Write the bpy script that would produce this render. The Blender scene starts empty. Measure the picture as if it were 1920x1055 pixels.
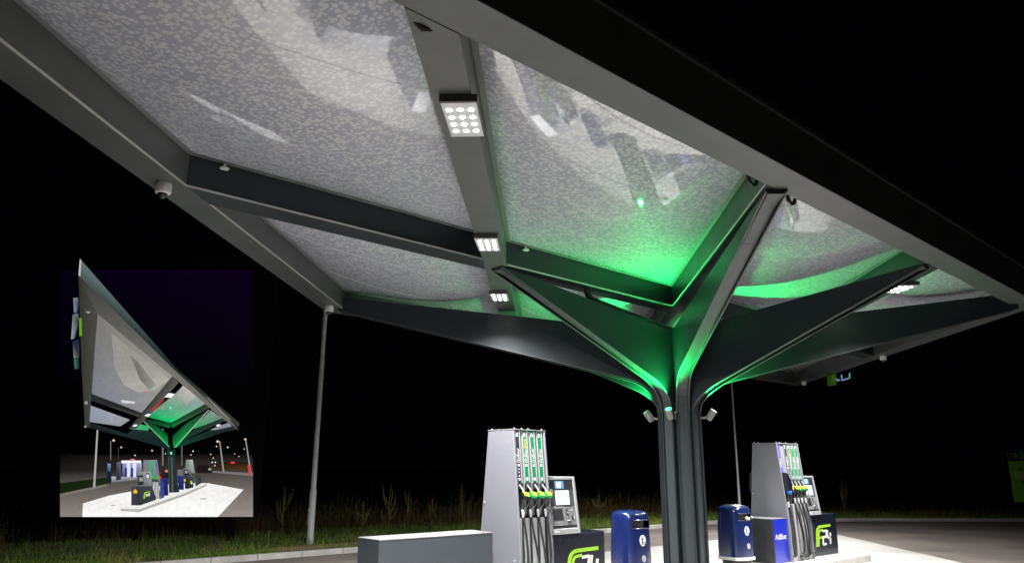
import bpy, bmesh, math, random
import numpy as np
from mathutils import Vector, Matrix
from mathutils.geometry import tessellate_polygon

S = bpy.context.scene
COL = S.collection
PI = math.pi
rnd = random.Random(7)

# ------------------------------------------------------------------ camera
cd = bpy.data.cameras.new("camera")
cam = bpy.data.objects.new("camera", cd)
COL.objects.link(cam)
S.camera = cam
cd.sensor_width = 36.0
cd.lens = 1392.84 / 1920 * 36.0
cd.clip_start = 0.05
cd.clip_end = 2000
_r = Vector((0.739144, -0.673524, 0.005725))
_d = Vector((0.168670, 0.176862, -0.969675))
_f = Vector((0.652087, 0.717695, 0.244329))
cam.matrix_world = Matrix(((_r.x, -_d.x, -_f.x, -12.0408), (_r.y, -_d.y, -_f.y, -8.5428), (_r.z, -_d.z, -_f.z, 1.95), (0, 0, 0, 1)))

# ------------------------------------------------------------------ night sky, exposure
W = bpy.data.worlds.new("World")
S.world = W
W.use_nodes = True
bgn = W.node_tree.nodes["Background"]
bgn.inputs[0].default_value = (0.25, 0.3, 0.6, 1)
bgn.inputs[1].default_value = 0.0012
S.view_settings.view_transform = 'Standard'
S.view_settings.look = 'None'
S.view_settings.exposure = 0.0
S.view_settings.gamma = 1.0
S.cycles.max_bounces = 7
S.cycles.diffuse_bounces = 4
S.cycles.glossy_bounces = 4
S.cycles.sample_clamp_indirect = 4.0
S.cycles.caustics_reflective = False
S.cycles.caustics_refractive = False
S.cycles.use_denoising = True

LED_W = 2900.0          # each canopy lamp
FLOOD_W = 1300.0        # each green flood

# ------------------------------------------------------------------ helpers
def lin(h):
    c = [int(x) / 255 for x in h]
    return tuple((x / 12.92 if x <= .04045 else ((x + .055) / 1.055) ** 2.4) for x in c)

class MB:
    """collects shapes; build() links them as ONE mesh object"""
    def __init__(s): s.v = []; s.f = []
    def add(s, vs, fs):
        o = len(s.v); s.v += [tuple(p) for p in vs]; s.f += [tuple(i + o for i in f) for f in fs]; return s
    def hexa(s, a, b):      # two quads, bottom a and top b, same order
        return s.add(list(a) + list(b), [(3, 2, 1, 0), (4, 5, 6, 7), (0, 1, 5, 4), (1, 2, 6, 5), (2, 3, 7, 6), (3, 0, 4, 7)])
    def box(s, x0, y0, z0, x1, y1, z1):
        return s.hexa([(x0, y0, z0), (x1, y0, z0), (x1, y1, z0), (x0, y1, z0)], [(x0, y0, z1), (x1, y0, z1), (x1, y1, z1), (x0, y1, z1)])
    def prism(s, pts, fn, t0, t1):   # closed 2-D outline swept from t0 to t1; fn(u, v, t) -> point
        n = len(pts)
        vs = [fn(u, v, t0) for u, v in pts] + [fn(u, v, t1) for u, v in pts]
        fs = [(i, (i + 1) % n, n + (i + 1) % n, n + i) for i in range(n)]
        tri = tessellate_polygon([[Vector((u, v, 0)) for u, v in pts]])
        fs += [tuple(t) for t in tri] + [tuple(i + n for i in reversed(t)) for t in tri]
        return s.add(vs, fs)
    def tube(s, path, r, n=8, caps=True):
        P = [Vector(p) for p in path]; rings = []
        rr = r if isinstance(r, (list, tuple)) else [r] * len(P)
        up = Vector((0, 0, 1)); vs = []; fs = []
        prev = None
        for i, p in enumerate(P):
            t = (P[min(i + 1, len(P) - 1)] - P[max(i - 1, 0)])
            if t.length < 1e-9: t = Vector((0, 0, 1))
            t.normalize()
            if prev is None:
                a = t.cross(up)
                if a.length < .05: a = t.cross(Vector((0, 1, 0)))
            else:
                a = prev - t * prev.dot(t)
                if a.length < 1e-6: a = t.cross(up)
            a.normalize(); b = t.cross(a); prev = a
            for k in range(n):
                q = 2 * PI * k / n
                vs.append(p + (a * math.cos(q) + b * math.sin(q)) * rr[i])
        for i in range(len(P) - 1):
            for k in range(n):
                fs.append((i * n + k, i * n + (k + 1) % n, (i + 1) * n + (k + 1) % n, (i + 1) * n + k))
        if caps:
            fs.append(tuple(reversed(range(n)))); m = (len(P) - 1) * n
            fs.append(tuple(range(m, m + n)))
        return s.add(vs, fs)
    def lathe(s, prof, n=24, c=(0, 0)):
        vs = [(c[0] + r * math.cos(2 * PI * k / n), c[1] + r * math.sin(2 * PI * k / n), z) for r, z in prof for k in range(n)]
        fs = [(i * n + k, i * n + (k + 1) % n, (i + 1) * n + (k + 1) % n, (i + 1) * n + k) for i in range(len(prof) - 1) for k in range(n)]
        fs.append(tuple(reversed(range(n)))); m = (len(prof) - 1) * n
        fs.append(tuple(range(m, m + n)))
        return s.add(vs, fs)
    def build(s, name, m, parent=None, smooth=False, bevel=0, loc=None):
        me = bpy.data.meshes.new(name)
        me.from_pydata(s.v, [], s.f)
        bm = bmesh.new(); bm.from_mesh(me)
        bmesh.ops.recalc_face_normals(bm, faces=bm.faces)
        bm.to_mesh(me); bm.free()
        me.materials.append(m)
        o = bpy.data.objects.new(name, me); COL.objects.link(o)
        if parent: o.parent = parent
        if loc: o.location = loc
        if smooth:
            for p in me.polygons: p.use_smooth = True
            md = o.modifiers.new("split", 'EDGE_SPLIT'); md.split_angle = math.radians(40)
        if bevel:
            md = o.modifiers.new("bevel", 'BEVEL'); md.width = bevel; md.segments = 2; md.limit_method = 'ANGLE'; md.angle_limit = math.radians(35)
        return o

def tag(o, label=None, cat=None, group=None, kind=None):
    if label: o['label'] = label
    if cat: o['category'] = cat
    if group: o['group'] = group
    if kind: o['kind'] = kind
    return o

def thing(name, loc, label, cat, group=None, rz=0):
    o = bpy.data.objects.new(name, None); COL.objects.link(o)
    o.location = loc; o.rotation_euler = (0, 0, rz); o.empty_display_size = .2
    return tag(o, label, cat, group)

def copy_tree(o, parent=None):
    c = o.copy(); COL.objects.link(c)
    if parent: c.parent = parent
    for ch in list(o.children): copy_tree(ch, c)
    return c

def text(name, s, size, m, parent, M, extrude=.001, align='CENTER', shear=0.0, sx=1.0):
    cu = bpy.data.curves.new(name, 'FONT'); cu.body = s; cu.size = size; cu.extrude = extrude
    cu.align_x = align; cu.align_y = 'CENTER'; cu.shear = shear
    to = bpy.data.objects.new(name + "_tmp", cu)
    COL.objects.link(to)
    dg = bpy.context.evaluated_depsgraph_get()
    me = bpy.data.meshes.new_from_object(to.evaluated_get(dg))
    bpy.data.objects.remove(to)
    me.transform(M @ Matrix.Diagonal((sx, 1, 1, 1)))
    me.materials.clear(); me.materials.append(m)
    o = bpy.data.objects.new(name, me); COL.objects.link(o)
    if parent: o.parent = parent
    return o

# ------------------------------------------------------------------ materials
def mat(name, col, rough=.5, metal=0, spec=.5, coat=0, emit=None, es=0, noise=None, bump=None, rvar=None):
    m = bpy.data.materials.new(name); m.use_nodes = True
    nt = m.node_tree; b = nt.nodes["Principled BSDF"]
    b.inputs['Base Color'].default_value = (*col, 1); b.inputs['Roughness'].default_value = rough
    b.inputs['Metallic'].default_value = metal; b.inputs['Specular IOR Level'].default_value = spec
    b.inputs['Coat Weight'].default_value = coat; b.inputs['Coat Roughness'].default_value = .08
    if emit or es:
        b.inputs['Emission Color'].default_value = (*(emit or (1, 1, 1)), 1); b.inputs['Emission Strength'].default_value = es
    tc = None
    def coord():
        nonlocal tc
        if tc is None: tc = nt.nodes.new('ShaderNodeTexCoord')
        return tc.outputs['Object']
    if noise:      # (scale, dark, light[, detail])
        n = nt.nodes.new('ShaderNodeTexNoise'); n.inputs['Scale'].default_value = noise[0]
        n.inputs['Detail'].default_value = noise[3] if len(noise) > 3 else 5
        nt.links.new(coord(), n.inputs['Vector'])
        r = nt.nodes.new('ShaderNodeMapRange'); r.inputs[1].default_value = .3; r.inputs[2].default_value = .7
        r.inputs[3].default_value = noise[1]; r.inputs[4].default_value = noise[2]
        nt.links.new(n.outputs[0], r.inputs[0])
        x = nt.nodes.new('ShaderNodeVectorMath'); x.operation = 'SCALE'
        x.inputs[0].default_value = col; nt.links.new(r.outputs[0], x.inputs['Scale'])
        nt.links.new(x.outputs[0], b.inputs['Base Color'])
    if rvar:
        n = nt.nodes.new('ShaderNodeTexNoise'); n.inputs['Scale'].default_value = rvar[0]; n.inputs['Detail'].default_value = 6
        nt.links.new(coord(), n.inputs['Vector'])
        r = nt.nodes.new('ShaderNodeMapRange'); r.inputs[3].default_value = rvar[1]; r.inputs[4].default_value = rvar[2]
        nt.links.new(n.outputs[0], r.inputs[0]); nt.links.new(r.outputs[0], b.inputs['Roughness'])
    if bump:
        n = nt.nodes.new('ShaderNodeTexNoise'); n.inputs['Scale'].default_value = bump[0]; n.inputs['Detail'].default_value = 4
        nt.links.new(coord(), n.inputs['Vector'])
        bp = nt.nodes.new('ShaderNodeBump'); bp.inputs['Strength'].default_value = bump[1]; bp.inputs['Distance'].default_value = bump[2]
        nt.links.new(n.outputs[0], bp.inputs['Height']); nt.links.new(bp.outputs[0], b.inputs['Normal'])
    return m

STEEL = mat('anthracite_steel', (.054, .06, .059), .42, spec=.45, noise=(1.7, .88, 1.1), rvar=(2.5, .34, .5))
STEELD = mat('anthracite_steel_shaded', (.016, .0215, .0255), .42, spec=.28, noise=(1.4, .85, 1.12), rvar=(2.5, .3, .45))  # same anthracite paint, darkened to put shade into the colour
EDGE_PALE = mat('edge_highlight_pale', (.45, .45, .43), .4, metal=.4)  # pale colour of the painted beam edge highlight
BLACK = mat('black_rubber', (.012, .012, .013), .5)
LAMPH = mat('lamp_housing', (.07, .068, .075), .45)
BOARDM = mat('board_casing', (.004, .004, .005), .7, spec=.1)
DARKP = mat('dark_plastic', (.02, .021, .023), .45)
WHITE = mat('white_plastic', (.6, .6, .585), .4)
CONC = mat('pale_concrete', (.48, .465, .45), .75, noise=(.55, .8, 1.1, 12), bump=(60, .25, .004))
KERBM = mat('kerb_concrete', (.5, .485, .46), .8, noise=(3, .78, 1.1), bump=(50, .3, .004))
ASPH = mat('asphalt', (.175, .15, .137), .8, noise=(.5, .68, 1.25, 12), bump=(120, .5, .006))
SOIL = mat('verge_soil', (.028, .04, .014), .95, noise=(2.5, .5, 1.4), bump=(14, .6, .05))
EARTH = mat('bare_earth', (.3, .21, .11), .95, noise=(5, .6, 1.3), bump=(20, .7, .04))
PSIDE = mat('pump_grey_paint', (.165, .17, .195), .4, spec=.5, rvar=(4, .34, .46))
PSILV = mat('pump_silver_trim', (.36, .365, .38), .35, metal=.35)
PDARK = mat('pump_dark_channel', (.02, .021, .024), .4)
NAVY = mat('dark_navy_panel', (.0045, .0065, .015), .38, spec=.3, coat=.0, rvar=(3, .22, .36))
GREYBOX = mat('grey_painted_sheet', (.034, .041, .049), .45, noise=(2, .92, 1.06))
BOXTOP = mat('galvanised_lid', (.22, .22, .23), .4, metal=.3)
BLUEP = mat('bin_blue_paint', (.005, .012, .066), .25, coat=.4, noise=(3, .9, 1.08), rvar=(5, .18, .3))
ADBLUE = mat('cobalt_blue_panel', (.006, .016, .29), .3, coat=.3)
GREEN = mat('grade_strip_green', (.0, .17, .06), .4)
LIME = mat('lime_green', (.25, .5, .015), .4)
NOZG = mat('nozzle_green', (.0, .34, .12), .4)
NOZY = mat('nozzle_lime', (.36, .58, .04), .4)
NOZB = mat('nozzle_blue', (.02, .12, .5), .4)
YEL = mat('yellow_print', (.85, .55, .05), .5)
INDIGO = mat('grade_strip_indigo', (.08, .06, .62), .4)
SILVER = mat('swivel_metal', (.7, .7, .7), .3, metal=.5)
FLOODM = mat('flood_grey', (.13, .13, .12), .45)
GALV = mat('galvanised_post', (.55, .57, .57), .5, metal=.1, noise=(6, .9, 1.1))
SCRW = mat('lit_screen_white', (.1, .1, .1), .3, emit=(.85, 1, .9), es=1.9)
SCRB = mat('lit_screen_blue', (.02, .04, .1), .3, emit=(.16, .5, .85), es=.9)
LED = mat('led_lens', (.9, .9, .9), .3, emit=(1, .98, .955), es=45)
FLG = mat('flood_lens_green', (.1, .5, .2), .3, emit=(.05, 1, .27), es=3)
GLOWB = mat('letter_glow_blue', (.1, .1, .2), .4, emit=(.42, .55, 1), es=.4)
GLOWT = mat('letter_glow_teal', (.1, .2, .2), .4, emit=(.25, .85, .7), es=.35)
SIGNG = mat('green_banner', (.3, .72, .02), .6)
SIGNT = mat('teal_banner', (.06, .3, .17), .6)

def foil_material():
    m = bpy.data.materials.new('dotted_roof_foil'); m.use_nodes = True
    nt = m.node_tree; b = nt.nodes["Principled BSDF"]
    tc = nt.nodes.new('ShaderNodeTexCoord')
    mp = nt.nodes.new('ShaderNodeMapping'); mp.inputs['Scale'].default_value = (1, 1, 0)
    nt.links.new(tc.outputs['Object'], mp.inputs[0])
    v = nt.nodes.new('ShaderNodeTexVoronoi'); v.feature = 'F1'; v.inputs['Scale'].default_value = 21.5
    v.inputs['Randomness'].default_value = .75
    nt.links.new(mp.outputs[0], v.inputs['Vector'])
    sp = nt.nodes.new('ShaderNodeSeparateColor'); nt.links.new(v.outputs['Color'], sp.inputs[0])
    r = nt.nodes.new('ShaderNodeMapRange'); r.inputs[3].default_value = .36; r.inputs[4].default_value = .60
    nt.links.new(sp.outputs[0], r.inputs[0])
    s = nt.nodes.new('ShaderNodeMath'); s.operation = 'SUBTRACT'
    nt.links.new(r.outputs[0], s.inputs[0]); nt.links.new(v.outputs['Distance'], s.inputs[1])
    k = nt.nodes.new('ShaderNodeMapRange'); k.inputs[1].default_value = -.05; k.inputs[2].default_value = .05
    nt.links.new(s.outputs[0], k.inputs[0])
    mx = nt.nodes.new('ShaderNodeMix'); mx.data_type = 'RGBA'
    mx.inputs[6].default_value = (.29, .31, .37, 1); mx.inputs[7].default_value = (.475, .485, .51, 1)
    nt.links.new(k.outputs[0], mx.inputs[0]); nt.links.new(mx.outputs[2], b.inputs['Base Color'])
    def ramp(a, c, sock):
        q = nt.nodes.new('ShaderNodeMapRange'); q.inputs[3].default_value = a; q.inputs[4].default_value = c
        nt.links.new(k.outputs[0], q.inputs[0]); nt.links.new(q.outputs[0], b.inputs[sock])
    ramp(.6, .5, 'Roughness')
    b.inputs['Specular IOR Level'].default_value = .12
    b.inputs['Coat Weight'].default_value = 1.0
    b.inputs['Coat Roughness'].default_value = .03
    b.inputs['Coat IOR'].default_value = 1.82
    n = nt.nodes.new('ShaderNodeTexNoise'); n.inputs['Scale'].default_value = .8; n.inputs['Detail'].default_value = 1
    nt.links.new(tc.outputs['Object'], n.inputs['Vector'])
    bp = nt.nodes.new('ShaderNodeBump'); bp.inputs['Strength'].default_value = .08; bp.inputs['Distance'].default_value = .02
    nt.links.new(n.outputs[0], bp.inputs['Height']); nt.links.new(bp.outputs[0], b.inputs['Coat Normal'])
    return m
FOIL = foil_material()

def blade_material(name, a, b_, sc):
    m = mat(name, a, .8, spec=.2)
    nt = m.node_tree; b = nt.nodes["Principled BSDF"]
    tc = nt.nodes.new('ShaderNodeTexCoord'); n = nt.nodes.new('ShaderNodeTexNoise'); n.inputs['Scale'].default_value = sc; n.inputs['Detail'].default_value = 6
    nt.links.new(tc.outputs['Object'], n.inputs['Vector'])
    r = nt.nodes.new('ShaderNodeMapRange'); r.inputs[1].default_value = .35; r.inputs[2].default_value = .65; nt.links.new(n.outputs[0], r.inputs[0])
    mx = nt.nodes.new('ShaderNodeMix'); mx.data_type = 'RGBA'; mx.inputs[6].default_value = (*a, 1); mx.inputs[7].default_value = (*b_, 1)
    nt.links.new(r.outputs[0], mx.inputs[0]); nt.links.new(mx.outputs[2], b.inputs['Base Color'])
    return m
GRASS = blade_material('lawn_blades', (.07, .18, .014), (.22, .23, .055), .9)
DRY = blade_material('dry_stalks', (.15, .075, .033), (.075, .08, .028), .8)
WEED = blade_material('weed_stem', (.24, .21, .09), (.15, .11, .05), 3)

# ================================================================== ground
def sheet(name, pts, z, m, kind='structure'):
    mb = MB(); mb.add([(x, y, z) for x, y in pts], [tuple(t) for t in tessellate_polygon([[Vector((x, y, 0)) for x, y in pts]])])
    return tag(mb.build(name, m), kind=kind)
sheet('terrain', [(-900, -900), (900, -900), (900, 900), (-900, 900)], -.06, SOIL)
KERB = [(-60, 7.85), (-4.6, 7.8), (6.9, 7.8), (11.5, 7.95), (13.6, 7.8), (16.2, 7.0), (19.9, 4.75), (22.3, 2.7), (24.3, 1.05), (30, -4.5), (48, -26)]
sheet('asphalt_road', [(-60, -60), (60, -60), (60, 9.5), (-60, 9.5)], 0, ASPH)
sheet('concrete_apron', [(-13.5, -4.15), (5.25, -4.15), (13.55, 4.15), (-5.25, 4.15)], .004, CONC)
def offs(pl, d):
    out = []
    for i, p in enumerate(pl):
        a = Vector(pl[max(i - 1, 0)]); b = Vector(pl[min(i + 1, len(pl) - 1)])
        t = (b - a).normalized(); out.append((p[0] - t.y * d, p[1] + t.x * d))
    return out
kin = offs(KERB, .16)
mb = MB()
for i in range(len(KERB) - 1):
    a, b, c, d = KERB[i], KERB[i + 1], kin[i + 1], kin[i]
    L = math.hypot(b[0] - a[0], b[1] - a[1]); n = max(1, int(L / 1.0))
    for k in range(n):
        u0, u1 = k / n + .004 / L, (k + 1) / n - .004 / L
        l = lambda p, q, u: (p[0] + (q[0] - p[0]) * u, p[1] + (q[1] - p[1]) * u)
        q = [l(a, b, u0), l(a, b, u1), l(d, c, u1), l(d, c, u0)]
        mb.hexa([(x, y, -.02) for x, y in q], [(x, y, .12) for x, y in q])
tag(mb.build('kerb', KERBM, bevel=.012), kind='structure')
mb = MB(); n = len(kin); far = offs(KERB, 120)
LAWN = []
for i in range(n):
    for d, z in ((.16, .1), (1.2, .105), (4, .12), (9, .1), (25, .1), (90, .1)):
        x, y = offs(KERB, d)[i]; mb.v.append((x, y, z))
for i in range(n - 1):
    for j in range(5): mb.f.append((i * 6 + j, (i + 1) * 6 + j, (i + 1) * 6 + j + 1, i * 6 + j + 1))
tag(mb.build('grass_verge', SOIL), kind='structure')
# bare earth along the kerb
mb = MB(); pts = []
r2 = random.Random(3)
cx, cy = -1.9, 8.55
pts = [(cx + (2.8 + r2.uniform(-.5, .5)) * math.cos(2 * PI * k / 26), cy + (.52 + r2.uniform(-.14, .14)) * math.sin(2 * PI * k / 26), .118) for k in range(26)]
mb.add(pts, [tuple(range(26))]); tag(mb.build('bare_earth_patch', EARTH), kind='structure')
# fuelling island
isl = [(-7.6, -.7), (-7.35, -.95), (5.75, -.95), (6.0, -.7), (6.0, .7), (5.75, .95), (-7.35, .95), (-7.6, .7)]
mb = MB(); mb.prism(isl, lambda u, v, t: (u, v, t), .0, .15)
tag(mb.build('fuelling_island', KERBM, bevel=.015), kind='structure')

# grass blades (nobody could count them)
def blades(n, region, h0, h1, w, seed):
    g = np.random.default_rng(seed); x, y = region(g, n); n = len(x)
    a = g.uniform(0, 2 * PI, n); h = g.uniform(h0, h1, n); lean = g.uniform(.1, .7, n) * h; la = g.uniform(0, 2 * PI, n)
    v = np.zeros((n, 3, 3)); ww = w * g.uniform(.6, 1.4, n)
    v[:, 0] = np.stack([x - np.cos(a) * ww, y - np.sin(a) * ww, np.full(n, .1)], 1)
    v[:, 1] = np.stack([x + np.cos(a) * ww, y + np.sin(a) * ww, np.full(n, .1)], 1)
    v[:, 2] = np.stack([x + np.cos(la) * lean, y + np.sin(la) * lean, .1 + h], 1)
    return v.reshape(-1, 3)
def tri_mesh(name, v, m):
    me = bpy.data.meshes.new(name); n = len(v)
    me.vertices.add(n); me.vertices.foreach_set('co', v.astype(np.float32).ravel())
    me.loops.add(n); me.loops.foreach_set('vertex_index', np.arange(n, dtype=np.int32))
    me.polygons.add(n // 3); me.polygons.foreach_set('loop_start', np.arange(0, n, 3, dtype=np.int32))
    me.update(calc_edges=True); me.materials.append(m)
    o = bpy.data.objects.new(name, me); COL.objects.link(o); return o
kx = np.array([p[0] for p in KERB]); ky = np.array([p[1] for p in KERB])
def lawn_region(g, n):
    x = g.uniform(-14, 26, n); d = g.uniform(0, 1, n) ** 1.5 * 5.5 + .2
    y = np.interp(x, kx, ky) + d
    clump = np.sin(x * 3.1 + np.sin(y * 2.3)) * np.sin(y * 4.1 + x) + g.uniform(-.9, .9, n)
    earth = ((x + 1.9) / 2.5) ** 2 + ((y - 8.55) / .45) ** 2
    k = (clump > -.35) & ((earth > 1) | (g.uniform(0, 1, n) < .1))
    return x[k], y[k]
tag(tri_mesh('lawn_grass', np.concatenate([blades(90000, lawn_region, .03, .13, .007, 1), blades(6000, lawn_region, .15, .32, .008, 5)]), GRASS), kind='stuff')

BELT = [(-16, 8.9), (-8.65, 11.56), (-6.1, 13.4), (-3.3, 12.7), (-1.4, 12.3), (1.1, 12.8), (3.6, 11.7), (4.9, 11.6), (10.6, 11.4), (18, 11.3), (21.1, 6.4), (22.5, 2.9), (24.3, 1.6), (29, -3)]
bx = np.array([p[0] for p in BELT]); by = np.array([p[1] for p in BELT])
FW = np.array([.67247, .74013]); RT = np.array([.74013, -.67247]); CAMP = np.array([-12.0408, -8.5428])
def behind_board(x, y):
    d = (x - CAMP[0]) * FW[0] + (y - CAMP[1]) * FW[1]; u = (x - CAMP[0]) * RT[0] + (y - CAMP[1]) * RT[1]
    return (d > 20.4) | (u * 20 / d > -6.4) | (u * 20 / d < -12.9)
def stalk_tris(seed, n):
    g = np.random.default_rng(seed); out = []
    x = g.uniform(-16, 28, n); y = np.interp(x, bx, by) + np.abs(g.normal(0, 2.2, n)) - .15
    k = behind_board(x, y); x, y = x[k], y[k]
    for X, Y in zip(x, y):
        tall = (.55 + .45 * math.sin(X * 1.7 + Y) * math.sin(X * .6 + 1)) * .5 + .5
        h = g.uniform(.35, 1.25) * tall; 
        if X > 18.5: h *= .55
        patch = math.sin(X * .9 + 2 * math.sin(X * .31)) + .6 * math.sin(X * 2.7 + Y * 1.3)
        if patch < g.uniform(-1.7, .3): h *= .5
        elif g.uniform(0, 1) < .04: h *= 1.5
        a = g.uniform(0, PI); w = g.uniform(.004, .009); lx, ly = g.normal(0, .12, 2) * h
        c, s_ = math.cos(a) * w, math.sin(a) * w
        out.append([(X - c, Y - s_, .08), (X + c, Y + s_, .08), (X + lx, Y + ly, .1 + h)])
        for _ in range(g.integers(2, 6)):
            t = g.uniform(.25, 1); b = np.array([X + lx * t, Y + ly * t, .1 + h * t]); q = g.uniform(0, 2 * PI); L = g.uniform(.06, .26)
            e = b + np.array([math.cos(q) * L * .6, math.sin(q) * L * .6, L * g.uniform(.2, 1)])
            wv = np.array([-math.sin(q), math.cos(q), 0]) * g.uniform(.004, .012)
            out.append([b - wv, b + wv, e])
    return np.array(out).reshape(-1, 3)
tag(tri_mesh('dry_grass', stalk_tris(11, 8500), DRY), kind='stuff')

def weed(x, y, h, nb, seed, label, spread=1.0):
    g = random.Random(seed); mb = MB(); s = MB()
    mb.tube([(0, 0, 0), (g.uniform(-.03, .03), g.uniform(-.03, .03), h * .5), (g.uniform(-.05, .05), g.uniform(-.05, .05), h)], [.022, .017, .008], 5)
    def spike(p, q, r):
        for _ in range(int(16 + 40 * (Vector(q) - Vector(p)).length)):
            t = g.random() ** .7; c = Vector(p).lerp(Vector(q), t); a = g.uniform(0, 2 * PI); L = g.uniform(.03, .07) * r
            d = Vector((math.cos(a), math.sin(a), g.uniform(.2, 1.0))) * L; wv = Vector((-math.sin(a), math.cos(a), 0)) * L * .35
            s.add([c - wv, c + wv, c + d], [(0, 1, 2)])
    spike((0, 0, h * .45), (0, 0, h * 1.02), 1.1)
    for k in range(nb):
        a = 2 * PI * k / nb + g.uniform(-.4, .4); z0 = h * g.uniform(.08, .55); L = h * g.uniform(.28, .5); o = .22 * h * spread * g.uniform(.6, 1.2)
        ca, sa = math.cos(a), math.sin(a)
        pts = [(0, 0, z0), (ca * o * .55, sa * o * .55, z0 + L * .25), (ca * o * .9, sa * o * .9, z0 + L * .6), (ca * o, sa * o, z0 + L)]
        mb.tube(pts, [.013, .012, .01, .005], 4); spike(pts[1], pts[3], .8)
    for _ in range(26):
        a = g.uniform(0, 2 * PI); L = g.uniform(.12, .3); z0 = g.uniform(.02, .3)
        d = Vector((math.cos(a) * L, math.sin(a) * L, L * g.uniform(.2, .9))); wv = Vector((-math.sin(a), math.cos(a), 0)) * .018
        s.add([Vector((0, 0, z0)) - wv, Vector((0, 0, z0)) + wv, Vector((0, 0, z0)) + d], [(0, 1, 2)])
    t = thing('tall_weed', (x, y, .1), label, 'weed', 'tall weeds standing in the dry grass')
    mb.build('stem', WEED, t); s.build('leaves', WEED, t)
weed(1.69, 12.3, 1.35, 12, 1, 'bushiest candelabra shaped tall weed on the verge above the low grey cabinet', 1.1)
weed(.55, 12.0, .82, 9, 2, 'low wide dry weed just left of the bushiest weed on the verge', 1.5)
weed(-1.75, 12.6, 1.3, 9, 3, 'brown tall weed standing just left of the pale lamp post', .7)
weed(2.9, 13.0, 1.15, 5, 4, 'thin single stemmed weed just right of the bushiest weed', .5)
weed(3.6, 12.6, .85, 5, 5, 'short dry weed midway between the bushiest weed and the grey fuel dispenser', .8)
weed(5.1, 12.9, 1.25, 4, 6, 'thin pale weed right beside the left edge of the nearer fuel dispenser', .5)
weed(11.0, 11.7, .85, 14, 7, 'reddish brown dense weed clump between payment terminal and blue bin', 1.6)
weed(21.3, 6.6, 1.5, 6, 8, 'dim tall weed at the far roadside right of the farther dispenser', .6)

# ================================================================== canopy
ZB, ZC, ZT = 5.05, 5.45, 5.62
CHAN = mat('channel_steel_lit', (.031, .036, .039), .42, spec=.35)  # same paint, paler to put ground bounce into the soffits
EDGE_LIT = mat('lit_edge_steel', (.06, .064, .064), .45, spec=.3)  # same paint, paler again to imitate light on the plate edges
canopy = thing('filling_station_canopy', (.12, .02, .15), 'large dark steel parallelogram canopy with dotted foil panels on one branching trunk', 'canopy')
OX, OY, OZ = canopy.location
def cb(mb, name, m, **k):      # canopy part, coordinates given in world space
    mb.v = [(x - OX, y - OY, z - OZ) for x, y, z in mb.v]
    return mb.build(name, m, canopy, **k)
flat = lambda u, v, t: (u, v, t)
YO, YI, DO, DI = 5.08, 4.68, 9.88, 9.30
def P(d, y): return (d + y, y)          # d = X - Y
edges = {
 'front': [P(-DO, -YO), P(DO, -YO), P(DI, -YI), P(-DI, -YI)],
 'back': [P(-DO, YO), P(-DI, YI), P(DI, YI), P(DO, YO)],
 'side': [P(-DO, -YO), P(-DI, -YI), P(-DI, YI), P(-DO, YO)],
 'side2': [P(DO, -YO), P(DO, YO), P(DI, YI), P(DI, -YI)]}
for k, q in edges.items():
    mb = MB(); mb.prism(q, flat, ZB, ZT)
    o = cb(mb, 'edge_beam', STEEL, bevel=.006)
    if k == 'front': # capping along the outer top edge
        pass
# flashing on top of the edge
for q in ([P(-DO - .04, -YO - .03), P(DO + .04, -YO - .03), P(DO, -YO + .12), P(-DO, -YO + .12)], [P(-DO, YO - .12), P(DO, YO - .12), P(DO + .04, YO + .03), P(-DO - .04, YO + .03)]):
    mb = MB(); mb.prism(q, flat, ZT + .002, ZT + .05); cb(mb, 'roof_flashing', STEEL)
# inner beams
KS = [(-4.88, -4.39), (-.02, .45), (4.75, 5.25)]
QB = (-.15, .28)
mb = MB(); mb.prism([P(-DI + .002, QB[0]), P(DI - .002, QB[0]), P(DI - .002, QB[1]), P(-DI + .002, QB[1])], flat, ZB + .002, ZT - .012)
cb(mb, 'cross_beam', STEELD, bevel=.006)
for a, b in KS:
    mb = MB(); mb.prism([P(a, -YI + .002), P(b, -YI + .002), P(b, YI - .002), P(a, YI - .002)], flat, ZB - .004, ZT - .02)
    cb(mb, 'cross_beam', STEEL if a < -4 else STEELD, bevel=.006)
# pale strips painting a highlight along the lower inner edges of the beams
def strip(p, q, w=.012, h=.02, z=ZB, name='edge_highlight', side=1, m=None):
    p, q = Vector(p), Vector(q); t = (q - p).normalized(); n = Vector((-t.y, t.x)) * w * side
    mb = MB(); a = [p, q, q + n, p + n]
    mb.hexa([(v.x, v.y, z - .003) for v in a], [(v.x, v.y, z + h) for v in a]); cb(mb, name, m or EDGE_PALE)
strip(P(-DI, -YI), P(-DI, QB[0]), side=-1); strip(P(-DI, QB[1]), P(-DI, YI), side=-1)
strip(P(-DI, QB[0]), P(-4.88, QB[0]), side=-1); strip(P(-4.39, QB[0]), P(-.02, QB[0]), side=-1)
strip(P(-.02, -YI), P(-.02, QB[0]), side=1, h=.012); strip(P(5.25, -YI), P(5.25, YI), side=-1, h=.012)
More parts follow.
